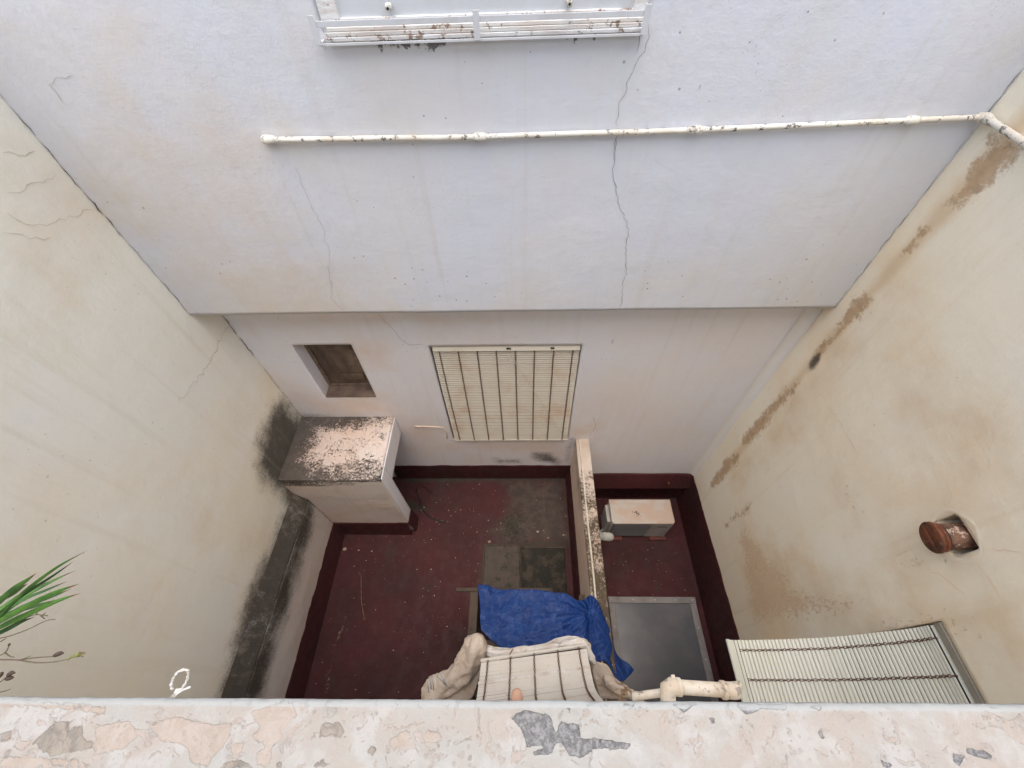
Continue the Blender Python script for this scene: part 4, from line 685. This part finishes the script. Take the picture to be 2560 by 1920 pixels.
# ---- skylight in the sunken floor
sk = thing('skylight', 'grey metal framed skylight with dull dusty pane set on the sunken red floor', 'skylight', (1.76, .5, ZS))
box('pane', 1.20, 2.30, -.35, 1.13, ZS+.045, ZS+.055, M_glass, sk)
for nm, q in (('frame', (1.165, 2.36, 1.09, 1.17)), ('frame', (1.165, 1.245, -.4, 1.089)), ('frame', (2.27, 2.355, -.4, 1.089)), ('frame', (1.246, 2.269, -.4, -.33))):
    skf = box(nm, q[0], q[1], q[2], q[3], ZS, ZS+.075, M_frame, sk, bev=.006, seg=2)
for x, y in ((1.205, 1.13), (1.50, 1.13), (1.80, 1.13), (2.08, 1.13), (2.31, 1.13), (2.31, .8), (2.31, .45), (2.31, .1), (1.205, .8), (1.205, .4)):
    tube('screw', [(x, y, ZS+.074), (x, y, ZS+.084), (x, y, ZS+.086)], [.012, .011, .005], M_acgrey, skf, n=10)

# ---- floor covers
def cover(label, x0, x1, y0, y1, m, grp=None):
    t = thing('floor_cover', label, 'floor cover', ((x0+x1)/2, (y0+y1)/2, 0))
    sheet('plate', (x0, y0, .022), (x1-x0, 0, 0), (0, y1-y0, 0), .015, m, t, thick=.02, relief=.003, edge=.004, normal=(0, 0, 1), relief_k=7)
    for a, b, c, d in ((x0-.02, x1+.012, y1+.001, y1+.02), (x0-.02, x0-.002, y0, y1)): box('rim', a, b, c, d, 0, .024, M_brownwood, t, bev=.003, seg=1)
    return t
cover('muddy brown square floor cover, left of the pair beside the blue tarp', -.525, -.055, 1.10, 1.672, M_hatchA)
cover('blackish mossy square floor cover, nearest the divider wall', -.030, .545, 1.05, 1.645, M_hatchB)
mv, mf = [], []
for k in range(900):
    if k < 420: x, y = rnd.choice(((-.04+rnd.gauss(0, .02), rnd.uniform(1.08, 1.66)), (rnd.uniform(-.5, .54), 1.10+abs(rnd.gauss(0, .04))), (rnd.uniform(.3, .54), rnd.uniform(1.1, 1.6))))
    else: x, y = rnd.uniform(-.45, .1)*1.0, 1.95+rnd.gauss(0, .16); x = -.15+rnd.gauss(0, .12)
    z = .026 if y < 1.68 else .005; a = rnd.uniform(.003, .010); w = rnd.uniform(0, 6.3); L = len(mv)
    mv += [(x+a*math.cos(w), y+a*math.sin(w), z), (x+a*math.cos(w+2.2), y+a*math.sin(w+2.2), z), (x+a*math.cos(w+4.3), y+a*math.sin(w+4.3), z+.001), (x, y, z+a*1.4)]
    mf += [(L, L+1, L+3), (L+1, L+2, L+3), (L+2, L, L+3)]
o = mesh('moss', mv, mf, simple('moss', (.035, .038, .018), (.09, .08, .045), 60, .9)); o['kind'] = 'stuff'; tag(o, 'crumbs of dark moss and dirt on and around the floor covers', 'moss')
# scattered litter
lv, lf = [], []
def crumb(x, y, z, a):
    w = rnd.uniform(0, 6.3); L = len(lv); e = rnd.uniform(.4, 1)
    for j in range(5): lv.append((x+a*math.cos(w+j*1.257), y+a*e*math.sin(w+j*1.257), z+.002+rnd.uniform(0, a*.4)))
    lv.append((x, y, z+a*.6))
    for j in range(5): lf.append((L+j, L+(j+1) % 5, L+5))
for k in range(330):
    x, y = rnd.uniform(-2.4, .6), rnd.uniform(.02, 2.6)
    if rnd.random() < .25: x, y = -1.0+rnd.gauss(0, .45), 2.0+rnd.gauss(0, .25)
    if x < -1.52 and y > 1.8 or x > .62 or y > 2.62 or x < -2.45: continue
    crumb(x, y, 0.003, abs(rnd.gauss(.0015, .003))+.0015)
for k in range(60):
    x, y = rnd.uniform(.95, 2.4), rnd.uniform(1.2, 2.0); crumb(x, y, ZS+.003, abs(rnd.gauss(.002, .003))+.002)
for q, a in zip(D_white_floor, (.022, .03, .022, .014, .028, .014, .014)): crumb(q[0], q[1], .004, a)
o = mesh('litter', lv, lf, M_litter); o['kind'] = 'stuff'; tag(o, 'pale crumbs and flakes scattered over the red floors', 'litter')
st = tag(tube('thin_stick', [(-2.14, 1.29, .012), (-2.07, 1.0, .012), (-1.98, .78, .012)], .004, M_dry, n=6), 'thin pale stick lying on the red floor near the plinth', 'stick')

# ================================================================== BLINDS
def slat_mesh(name, L, h, t):
    """one bowed plastic slat, length L along local X, height h along local Z, bowed out along -Y"""
    pr = [(-t*.2, -.5), (-t*.8, -.30), (-t, 0), (-t*.8, .30), (-t*.2, .5), (t*.15, .5), (0, 0), (t*.15, -.5)]
    vs, fs = [], []; n = len(pr)
    for x in (-L/2, L/2):
        for (y, z) in pr: vs.append((x, y, z*h))
    for i in range(n): fs.append((i, (i+1) % n, n+(i+1) % n, n+i))
    fs += [tuple(range(n-1, -1, -1)), tuple(range(n, 2*n))]
    me = bpy.data.meshes.new(name); me.from_pydata(vs, [], fs); return me
def path_at(path, s):
    acc = 0
    for a, b in zip(path, path[1:]):
        L = (b-a).length
        if acc+L >= s: return a.lerp(b, (s-acc)/L), (b-a).normalized()
        acc += L
    return path[-1], (path[-1]-path[-2]).normalized()
def path_len(path): return sum((b-a).length for a, b in zip(path, path[1:]))
def make_blind(name, label, cat_mat, path, width, along, pitch, chains, bar=True, cs=.045, bow=.005, chain_w=.006, gap=.86, proud=.006, grp=None, outward=None):
    """path: centre line from the head down; along: unit vector of slat length"""
    path = [Vector(p) for p in path]; along = Vector(along).normalized(); t = thing(name, label, 'blind', tuple(path[0]), grp)
    L = path_len(path); n = int(L/pitch); me = slat_mesh('slat', width, pitch*gap, bow)
    for k in range(n):
        s = (k+.5)*pitch; p, d = path_at(path, s); out = (-d).cross(along)*-1
        if outward is not None and out.dot(Vector(outward)) < 0: out = -out
        z = -d; y = -out; x = along if along.cross(y).dot(z) > 0 else -along
        o = link('slat', me, cat_mat, t); jit = Vector((rnd.uniform(-.0004, .0004),)*3)
        m3 = Matrix((x, y, z)).transposed().to_4x4(); m3 = m3 @ Matrix.Rotation(R(rnd.uniform(-.3, .3)), 4, 'X'); m3.translation = p+jit
        o.matrix_parent_inverse = Matrix.Translation(t.location).inverted(); o.matrix_basis = m3
    if bar:
        p, d = path_at(path, L); out = (-d).cross(along)
        if outward is not None and out.dot(Vector(outward)) < 0: out = -out
        vs, fs = [], []
        for e in (-1, 1):
            for (a, b) in ((-.006, -.004), (.009, -.004), (.009, .016), (-.006, .016)): vs.append(p+along*(width/2+.004)*e+out*a+d*(b-.004))
        fs = [(0, 1, 2, 3), (7, 6, 5, 4)]+[(i, 4+i, 4+(i+1) % 4, (i+1) % 4) for i in range(4)]
        mesh('bottom_bar', vs, fs, cat_mat, t)
    for c in chains:
        vs, fs = [], []; k = int((L-.03)/.022); ph = 0
        for i in range(k):
            s = cs+i*.022
            if s > L-.005: break
            p, d = path_at(path, s); out = (-d).cross(along)
            if outward is not None and out.dot(Vector(outward)) < 0: out = -out
            sd = along*(chain_w if i % 2 else chain_w*.45); wob = along*(.0008*math.sin(i*.9+c*40))
            q = p+along*c+out*(proud+.004)+wob
            loop = [q-d*.0125, q+sd-d*.006, q+sd+d*.006, q+d*.0125, q-sd+d*.006, q-sd-d*.006, q-d*.0125]
            v_, f_ = tube_data(loop, .0024, 4, False); fs += [tuple(a+len(vs) for a in x) for x in f_]; vs += v_
        mesh('chain', vs, fs, M_rust, t)
    return t
# back window blind
bl = make_blind('roller_blind', 'large cream slatted roller blind with eight rusty chains closed over the courtyard door window', M_slat,
     [(-.163, B+.035, 2.845), (-.163, B+.005, 2.2), (-.158, B-.018, 1.15)], 1.44, (1, 0, 0), .0302, [-.655+i*.187 for i in range(8)], outward=(0, -1, 0))
v = [(-.87, B+.10, 2.885), (.555, B+.10, 2.885), (.555, B+.02, 2.885), (-.87, B+.02, 2.885), (-.87, B+.04, 2.835), (.555, B+.04, 2.835), (.555, B-.005, 2.835), (-.87, B-.005, 2.835)]
hbd = mesh('head_board', v, [(0, 1, 2, 3), (7, 6, 5, 4), (3, 2, 6, 7), (1, 0, 4, 5), (0, 3, 7, 4), (2, 1, 5, 6)], M_slat, bl)
for x, w in ((-.155, .045), (.27, .035)): box('slot', x, x+w, B-.004, B+.012, 2.852, 2.864, M_dark, hbd)
box('dark_backing', -.92, .60, B+.13, B+.159, 1.1, 2.93, M_dark, fac)  # near-black sheet standing in for the dark interior behind the blind
cv = [(-.12, B-.0, 2.87), (-.11, B-.02, 2.78), (-.08, B-.03, 2.70), (.05, B-.035, 2.40), (.25, B-.04, 1.9), (.44, B-.045, 1.45), (.53, B-.04, 1.22)]
cord = thing('pull_cord', 'thin grey cord with a loose knot hanging diagonally across the cream roller blind', 'cord', (0, B, 2.8))
tube('cord_run', spline(cv, 6), .0028, M_cond, cord, n=5)
tube('knot', spline([(-.11, B-.03, 2.78), (-.14, B-.035, 2.75), (-.13, B-.04, 2.71), (-.09, B-.04, 2.73), (-.07, B-.035, 2.70), (-.09, B-.035, 2.76)], 5), .003, M_cond, cord, n=5)

# right wall blind, pushed out at the foot
mid = (.411-1.05)/2+.02
rb = make_blind('roller_blind', 'greenish white slatted roller blind on the right wall, its foot swung out over the courtyard', M_slat_w,
     [(p[0]+(.035 if k < 2 else 0), mid, p[2]) for k, p in enumerate(spline([(q[0], q[1], q[2]) for q in D_rblind], 5))], 1.40, (0, 1, 0), .0268,
     [.332-mid, .145-mid, -.042-mid, -.229-mid, -.416-mid], outward=(-1, 0, 0), chain_w=.0065, cs=.06)
v = [(XR+.10, -1.04, 2.895), (XR+.10, .405, 2.895), (XR-.004, .405, 2.895), (XR-.004, -1.04, 2.895), (XR+.10, -1.04, 2.83), (XR+.10, .405, 2.83), (XR+.012, .405, 2.83), (XR+.012, -1.04, 2.83)]
mesh('head_board', v, [(0, 3, 2, 1), (4, 5, 6, 7), (3, 7, 6, 2), (1, 5, 4, 0), (0, 4, 7, 3), (2, 6, 5, 1)], simple('taupe board', (.34, .32, .27), (.30, .28, .24), 8, .8), rb)
box('window_backing', XR+.17, XR+.20, -1.1, .45, 1.5, 2.95, M_dark, rw)

# near blind, seen from above
ba, bb = Vector(D_awn_bar[0]), Vector(D_awn_bar[1]); bm_ = (ba+bb)/2; bd = (bb-ba).normalized()
npth = spline([(bm_.x, -.10, 2.88), (bm_.x+.005, -.05, 2.62), (bm_.x, .018, 2.31), (bm_.x, .14, 2.13), tuple(bm_)], 7)
nb = make_blind('roller_blind', 'cream slatted blind with rusty chains sloping out just below the parapet', M_slat_n, npth, .82, tuple(bd), .030,
     [-.355, -.178, 0.005, .188, .372-.02], outward=(0, 1, .6), gap=.99, bow=.0008)
pq, dq = path_at([Vector(p) for p in npth], path_len([Vector(p) for p in npth])-.20)
oq = (-dq).cross(bd); oq = oq if oq.dot(Vector((0, 1, .6))) > 0 else -oq
vs = []
for e in (-1, 1):
    for (a, b) in ((.003, -.012), (.010, -.012), (.010, .012), (.003, .012)): vs.append(pq+bd*.412*e+oq*a+dq*b)
mesh('joint_strip', vs, [(0, 1, 2, 3), (7, 6, 5, 4)]+[(i, 4+i, 4+(i+1) % 4, (i+1) % 4) for i in range(4)], M_canvasw, nb)

# ================================================================== LEAN-TO, TARP, CANVAS
lt = thing('wooden_frame', 'dark brown wooden frame under the blue tarp with one batten end sticking out', 'wooden frame', (-.2, .6, 0))
box('side_board', -.56, -.475, .40, .90, .62, 1.085, M_brownwood, lt, bev=.004, seg=1)
box('batten', -.715, .30, .905, .945, 1.03, 1.065, M_brownwood, lt, bev=.004, seg=1)
for x, y in ((-.51, .86), (-.51, .02), (.60, .86), (.60, .02)): box('post', x-.03, x+.03, y-.03, y+.03, 0.0, 1.03, M_brownwood, lt, bev=.004, seg=1)
for y in (.05, .45): box('cross_rail', -.47, .63, y-.025, y+.025, 1.0, 1.06, M_brownwood, lt, bev=.004, seg=1)

def surf(name, rows, m, parent=None, nu=8, nv=8, crumple=.012, thick=.003, k=7, fold=None):
    """cloth through rows of control points; each row a list along one direction"""
    A = [spline(r, nv) for r in rows]; nl = len(A[0]); cols = [spline([A[i][j] for i in range(len(A))], nu) for j in range(nl)]
    nc = len(cols[0]); vs = []
    for j in range(nl):
        for i in range(nc):
            p = cols[j][i].copy(); q = p*k
            d = crumple*(noise.noise(q)*.8+.7*(.5-abs(noise.noise(q*1.7+Vector((7, 3, 1)))))+.45*(.5-abs(noise.noise(q*3.6+Vector((1, 9, 4)))))+.15*noise.noise(q*7))
            p.z += d; p.x += d*.4*noise.noise(q+Vector((5, 5, 5))); p.y += d*.5
            if fold: p = fold(p)
            vs.append(p)
    fs = [(j*nc+i, j*nc+i+1, (j+1)*nc+i+1, (j+1)*nc+i) for j in range(nl-1) for i in range(nc-1)]
    o = mesh(name, vs, fs, m, parent, smooth=True)
    md = o.modifiers.new('thickness', 'SOLIDIFY'); md.thickness = thick; md.offset = -1
    return o
crest = Vector((.655, .70, 1.2))
def tfold(p):
    r = Vector((p.x-crest.x, p.y-crest.y, 0)); d = r.length; a = math.atan2(r.y, r.x)
    p.z += .014*math.sin(a*17+2*noise.noise(p*3))*min(1, d/.08)*max(0, 1-d/.75)
    return p
tp = surf('tarpaulin', D_tarp, M_tarp, nu=14, nv=14, crumple=.034, thick=.003, k=5.5, fold=tfold)
tag(tp, 'crumpled bright blue tarpaulin stretched over the wooden frame and draped across the divider wall', 'tarpaulin')

def roll(name, pts, rad, m, label, squash=1.0, lump=.28):
    P = spline(pts, 7); n = 34; k = len(P); vs, fs = [], []; prev = None
    for i, p in enumerate(P):
        t = (P[min(i+1, k-1)]-P[max(i-1, 0)]).normalized(); a = t.cross(Vector((0, 0, 1))) if prev is None else prev-t*prev.dot(t); a.normalize(); prev = a; b = t.cross(a)
        f = i/(k-1); r = rad[0]+(rad[1]-rad[0])*f; r *= min(1, .35+f*6, .35+(1-f)*6)
        for j in range(n):
            w = 2*math.pi*j/n; q = p+(a*math.cos(w)+b*math.sin(w))*r
            rr = 1+lump*noise.noise(q*9)+.22*(1-2*abs(noise.noise(q*17)))+.10*math.sin(w*4+f*11)+.08*noise.noise(q*50)
            vs.append(p+(a*math.cos(w)+b*math.sin(w)*squash)*r*rr)
    for i in range(k-1):
        for j in range(n): fs.append((i*n+j, i*n+(j+1) % n, (i+1)*n+(j+1) % n, (i+1)*n+j))
    fs += [tuple(range(n-1, -1, -1)), tuple((k-1)*n+j for j in range(n))]
    return tag(mesh(name, vs, fs, m, None, smooth=True), label, 'cloth')
roll('canvas_roll', D_canvas_left, (.085, .075), M_canvas, 'rolled beige canvas bundle on the left edge of the near blind')
roll('canvas_roll', [(p[0], p[1]-.01, p[2]-.02) for p in D_canvas_right[:5]], (.022, .03), M_canvasw, 'thin off-white cloth roll arched above the right end of the near blind')
roll('canvas_roll', D_canvas_mid, (.028, .022), M_canvasw, 'narrow rumpled off-white cloth hem between the tarp and the near blind')
roll('canvas_roll', D_canvas_right[5:], (.035, .03), M_canvas, 'beige cloth bundle trailing to the pipes on the right of the near blind')
tag(surf('cloth_flap', D_flapM, M_canvasw, nu=8, nv=5, crumple=.022, k=9), 'white cloth strip tucked between the blue tarp and the near blind', 'cloth')
tag(surf('cloth_flap', D_flapR, M_canvas, nu=8, nv=6, crumple=.02, k=9), 'beige cloth flap hanging on the right side of the near blind', 'cloth')
tag(surf('cloth_flap', D_flapL, M_canvas, nu=8, nv=5, crumple=.02, k=9), 'beige cloth flap bunched on the left side of the near blind', 'cloth')
tz = thing('cable_ties', 'loose white plastic tie ends standing up from the beige canvas bundle', 'cable ties', tuple(D_ties[0][0]))
for q in D_ties: tube('tie', [Vector(q[0])+Vector((0, 0, .02)), Vector(q[1])], .005, M_pvcw, tz, n=5)
# twine on the near blind's bar
tw = [Vector(p) for p in ((D_awn_bar[0][0]+.22, .285, 2.02), (D_awn_bar[0][0]+.225, .30, 1.96), (D_awn_bar[0][0]+.24, .33, 1.9))]
tag(tube('twine', spline([tw[0], tw[1], tw[2]], 5), .004, M_dry, n=5), 'short brown twine tied round the bottom bar of the near blind', 'twine')

# ---- pipes under the parapet
np_ = thing('waste_pipe', 'peeling cream plastic waste pipe with elbow just below the parapet', 'pipe', tuple(D_pvc_fat[0]))
fa, fb = Vector(D_pvc_fat[0]), Vector(D_pvc_fat[1]); dv = (fb-fa).normalized()
tube('pipe_body', [fa, fb], .0185, M_pvc, np_, n=20)
for t in (.10, .80): q = fa.lerp(fb, t); tube('collar', [q-dv*.007, q-dv*.005, q+dv*.005, q+dv*.007], [.020, .0235, .0235, .020], M_pvc, np_, n=20)
tube('end_cap', [fa.lerp(fb, .8), fa.lerp(fb, .97), fb+dv*.006, fb+dv*.012], [.0215, .0215, .019, .008], M_pvc, np_, n=20)
tube('elbow', [fa+dv*.02, fa, fa-dv*.012+Vector((0, -.006, -.004)), fa-dv*.014+Vector((0, -.022, -.012)), fa-dv*.014+Vector((0, -.06, -.03))], [.0215, .0235, .0235, .0215, .021], M_pvc, np_, n=20)
tube('stub', [fa+Vector((.008, 0, .0)), fa+Vector((.008, .028, .0))], .006, M_pvc, np_, n=10)
tag(tube('thin_pipe', [Vector(p) for p in D_pvc_thin], .011, M_pvc, n=14), 'thin cream pipe running behind the waste pipe just below the parapet', 'pipe')
# dry leaves caught by the pipes
dv_, df_ = [], []
for k in range(26):
    c = Vector((.30+rnd.gauss(0, .012), .022+rnd.gauss(0, .008), 4.235+rnd.gauss(0, .012))); a = Vector((rnd.gauss(0, 1), rnd.gauss(0, 1), rnd.gauss(0, 1))).normalized(); b = a.orthogonal().normalized(); s = rnd.uniform(.005, .014); L = len(dv_)
    dv_ += [c-a*s, c+b*s*.4+a.cross(b)*s*.2, c+a*s, c-b*s*.4+a.cross(b)*s*.25]; df_ += [(L, L+1, L+2), (L, L+2, L+3)]
o = mesh('dry_leaves', dv_, df_, M_dry); o['kind'] = 'stuff'; tag(o, 'clump of curled dry leaves caught at the end of the thin pipe', 'leaves')

# ================================================================== NEAR FACADE, PARAPET, TERRACE
nf = thing('near_facade', 'near house wall directly below the parapet, cream plastered', 'facade', (0, -.2, 0))
sheet('wall_face', (XL, -.10, ZS), (XR-XL, 0, 0), (0, 0, 5.58), .12, M_near, nf, holes=[(2.22, 3.22, .7-ZS, 2.95-ZS)], thick=.2, normal=(0, 1, 0))
box('opening_back', -.5, .62, -.34, -.29, .6, 3.0, M_dark, nf)
pa = thing('parapet', 'white flaking parapet ledge with bare grey concrete patches along the bottom of the view', 'parapet', (0, -.15, 5.0))
X = np.arange(-1.1, 1.1001, .0042); prof = [(-.15+.005*i, 0.0) for i in range(int(.142/.005)+1)]
r0 = .010; prof = [(y, z) for y, z in prof if y < -r0-.001]+[(-r0+r0*math.sin(a), -r0+r0*math.cos(a)) for a in np.linspace(0, math.pi/2, 8)]+[(0, -.03), (0, -.06), (-.01, -.10), (-.10, -.11)]
vs = []; rim = []
for x in X:
    e = .0013+.005*x+.0010*noise.noise(Vector((x*14, 0, 0)))+.0009*noise.noise(Vector((x*55, 2, 0)))-.0035*max(0, noise.noise(Vector((x*23, 5, 0)))-.38)
    for (y, z) in prof:
        p = Vector((x, y+e, 5.0+z)); h = .0022*noise.noise(p*9)+.0010*noise.noise(p*40)
        fl_ = max(0, noise.noise(p*22+Vector((3, 1, 8)))-.12)*.006
        if y < -.012: p.z += h-fl_
        else: p.z += h*.4; p.y += h*.3
        vs.append(p); rim.append(min(1, max(0, (y+.0125)/.006)))
n = len(prof); fs = [(i*n+j, (i+1)*n+j, (i+1)*n+j+1, i*n+j+1) for i in range(len(X)-1) for j in range(n-1)]
me = bpy.data.meshes.new('coping'); me.from_pydata([tuple(v) for v in vs], [], fs); me.update()
P = np.array([tuple(v) for v in vs]); gm_ = mask(D_grey_par, P, (0, 1), .0045); pm_ = mask(D_peach_par, P, (0, 1), .006)
for i_, v_ in enumerate(me.vertices):
    if P[i_, 1] < -.011 and P[i_, 2] > 4.98: v_.co.z -= .0024*max(0, min(1, (gm_[i_]-.35)*4))+.0010*max(0, min(1, (pm_[i_]-.4)*4))
at = me.color_attributes.new('stain', 'FLOAT_COLOR', 'POINT')
c = masks(P, mask(D_peach_par, P, (0, 1), .007), mask(D_grey_par, P, (0, 1), .0045), mask(D_brown_par, P, (0, 1), .006), np.array(rim)); at.data.foreach_set('color', c.ravel())
link('coping', me, M_par, pa, smooth=True)
box('parapet_body', -2.6, 2.45, -.30, -.151, 3.9, 5.0, M_near, pa)
box('parapet_side', -2.6, -1.1, -.15, -.002, 4.88, 4.998, M_near, pa); box('parapet_side', 1.1, 2.45, -.15, 0.005, 4.88, 4.998, M_near, pa)
hw = thing('sky_block_wall', 'unseen pale wall added behind the parapet terrace to block sky light', 'wall', (0, -1.5, 3.9))
box('wall_face', -2.9, 2.8, -1.4, -1.0, 3.9, 8.0, M_near, hw)  # out of view, added to hold sky light off the facade and parapet
tr = box('terrace_floor', -2.6, 2.45, -3.2, -.30, 3.8, 3.9, M_terr); tr['kind'] = 'structure'

# ---- rope ring on the edge
rg = thing('rope_ring', 'small loop of frayed white rope tied at the parapet edge on the left', 'rope', tuple(D_ring[0]))
v_, f_ = [], []
RP = spline(D_ring, 6); 
tube('loop', [p+Vector((.0006*math.sin(i*2.1), 0, .0006*math.cos(i*2.1))) for i, p in enumerate(RP)], [.0022+.0005*math.sin(i*1.3) for i in range(len(RP))], M_rope, rg, n=8)
tube('tail', spline(D_ring2, 6), .0019, M_rope, rg, n=8)
kp = [Vector(D_ring[-3])+Vector((.004*math.cos(i*1.1)*(1-i/30), .003*math.sin(i*1.1), .002*math.sin(i*.7))) for i in range(22)]
tube('knot', kp, .0018, M_rope, rg, n=6)
tube('tail', [Vector(D_ring[-2]), Vector(D_ring[-1]), Vector(D_ring[-1])+Vector((-.004, -.008, -.01))], .003, M_rope, rg, n=6)

a, b = Vector(D_tip[0]), Vector(D_tip[1])
tag(tube('clay_knob', [a, a.lerp(b, .4), a.lerp(b, .75), a.lerp(b, .93), b], [.024, .023, .0185, .011, .003], M_flesh, n=20), 'rounded terracotta knob tip just above the parapet in front of the near blind', 'knob')

# ================================================================== PLANTS at the left edge
tuft = thing('strap_leaf_plant', 'tuft of long green strap leaves with brown tips leaning in from the left edge', 'plant', tuple(D_leaves[0][0][0]))
cdir = Vector((0, 0, 1))
for li, (pts, w) in enumerate(D_leaves):
    P = spline(pts, 8); k = len(P); vs, fs = [], []; mats = []
    view = (Vector((0, 0, 5.8))-P[k//2]).normalized(); tilt = rnd.uniform(-.7, .7)
    for i, p in enumerate(P):
        f = i/(k-1); t = (P[min(i+1, k-1)]-P[max(i-1, 0)]).normalized(); s = t.cross(view).normalized(); nn = s.cross(t)
        s2 = (s*math.cos(tilt)+nn*math.sin(tilt)); n2 = s2.cross(t); ww = w*.66*(1-f**2.6)*(.75+.25*math.sin(f*3))*(1 if f < .98 else .1)
        vs += [p+s2*ww+n2*ww*.35, p-n2*0, p-s2*ww+n2*ww*.35]
    for i in range(k-1):
        for q in (0, 1): fs.append((i*3+q, i*3+q+1, i*3+q+4, i*3+q+3))
    o = mesh('leaf', vs, fs, M_leafdark if li % 3 == 1 else M_leaf, tuft, smooth=True); o.data.materials.append(M_leaftip)
    for pi, p in enumerate(o.data.polygons):
        if pi//2 > (k-1)*(.80+.08*noise.noise(Vector((li, 0, 0)))): p.material_index = 1
    md = o.modifiers.new('thickness', 'SOLIDIFY'); md.thickness = .0005
weed = thing('wild_flower', 'dry wild flower with thin stems, dark bud and yellowish seed head at left', 'plant', tuple(D_stems[1][0]))
for i, q in enumerate(D_stems): 
    P = spline(q, 6); tube('stem', P, [.0011*(1-.45*k/len(P)) for k in range(len(P))], M_stem, weed, n=6)
for i, (pts, w) in enumerate(D_buds):
    P = spline(pts, 4); k = len(P); tube('seed_head' if i == 1 else 'bud', P, [max(.0004, w*.5*math.sin(math.pi*min(.97, max(.06, j/(k-1))))**.8) if i != 1 else w*.5*(.25+.6*j/(k-1)) for j in range(k)], M_budg if i == 1 else M_bud, weed, n=8)
sd_ = Vector(D_pistil[0])
for k in range(9):
    e = Vector(D_pistil[1])*.5+sd_*.5+Vector((rnd.uniform(-.002, .004), rnd.uniform(-.004, .004), rnd.uniform(-.004, .004))); tube('petal', [sd_, e], [.0009, .0004], M_budg if k % 2 else M_dry, weed, n=4)
tube('petal', [sd_, Vector(D_pistil[1])], [.0006, .0005], M_dry, weed, n=4)
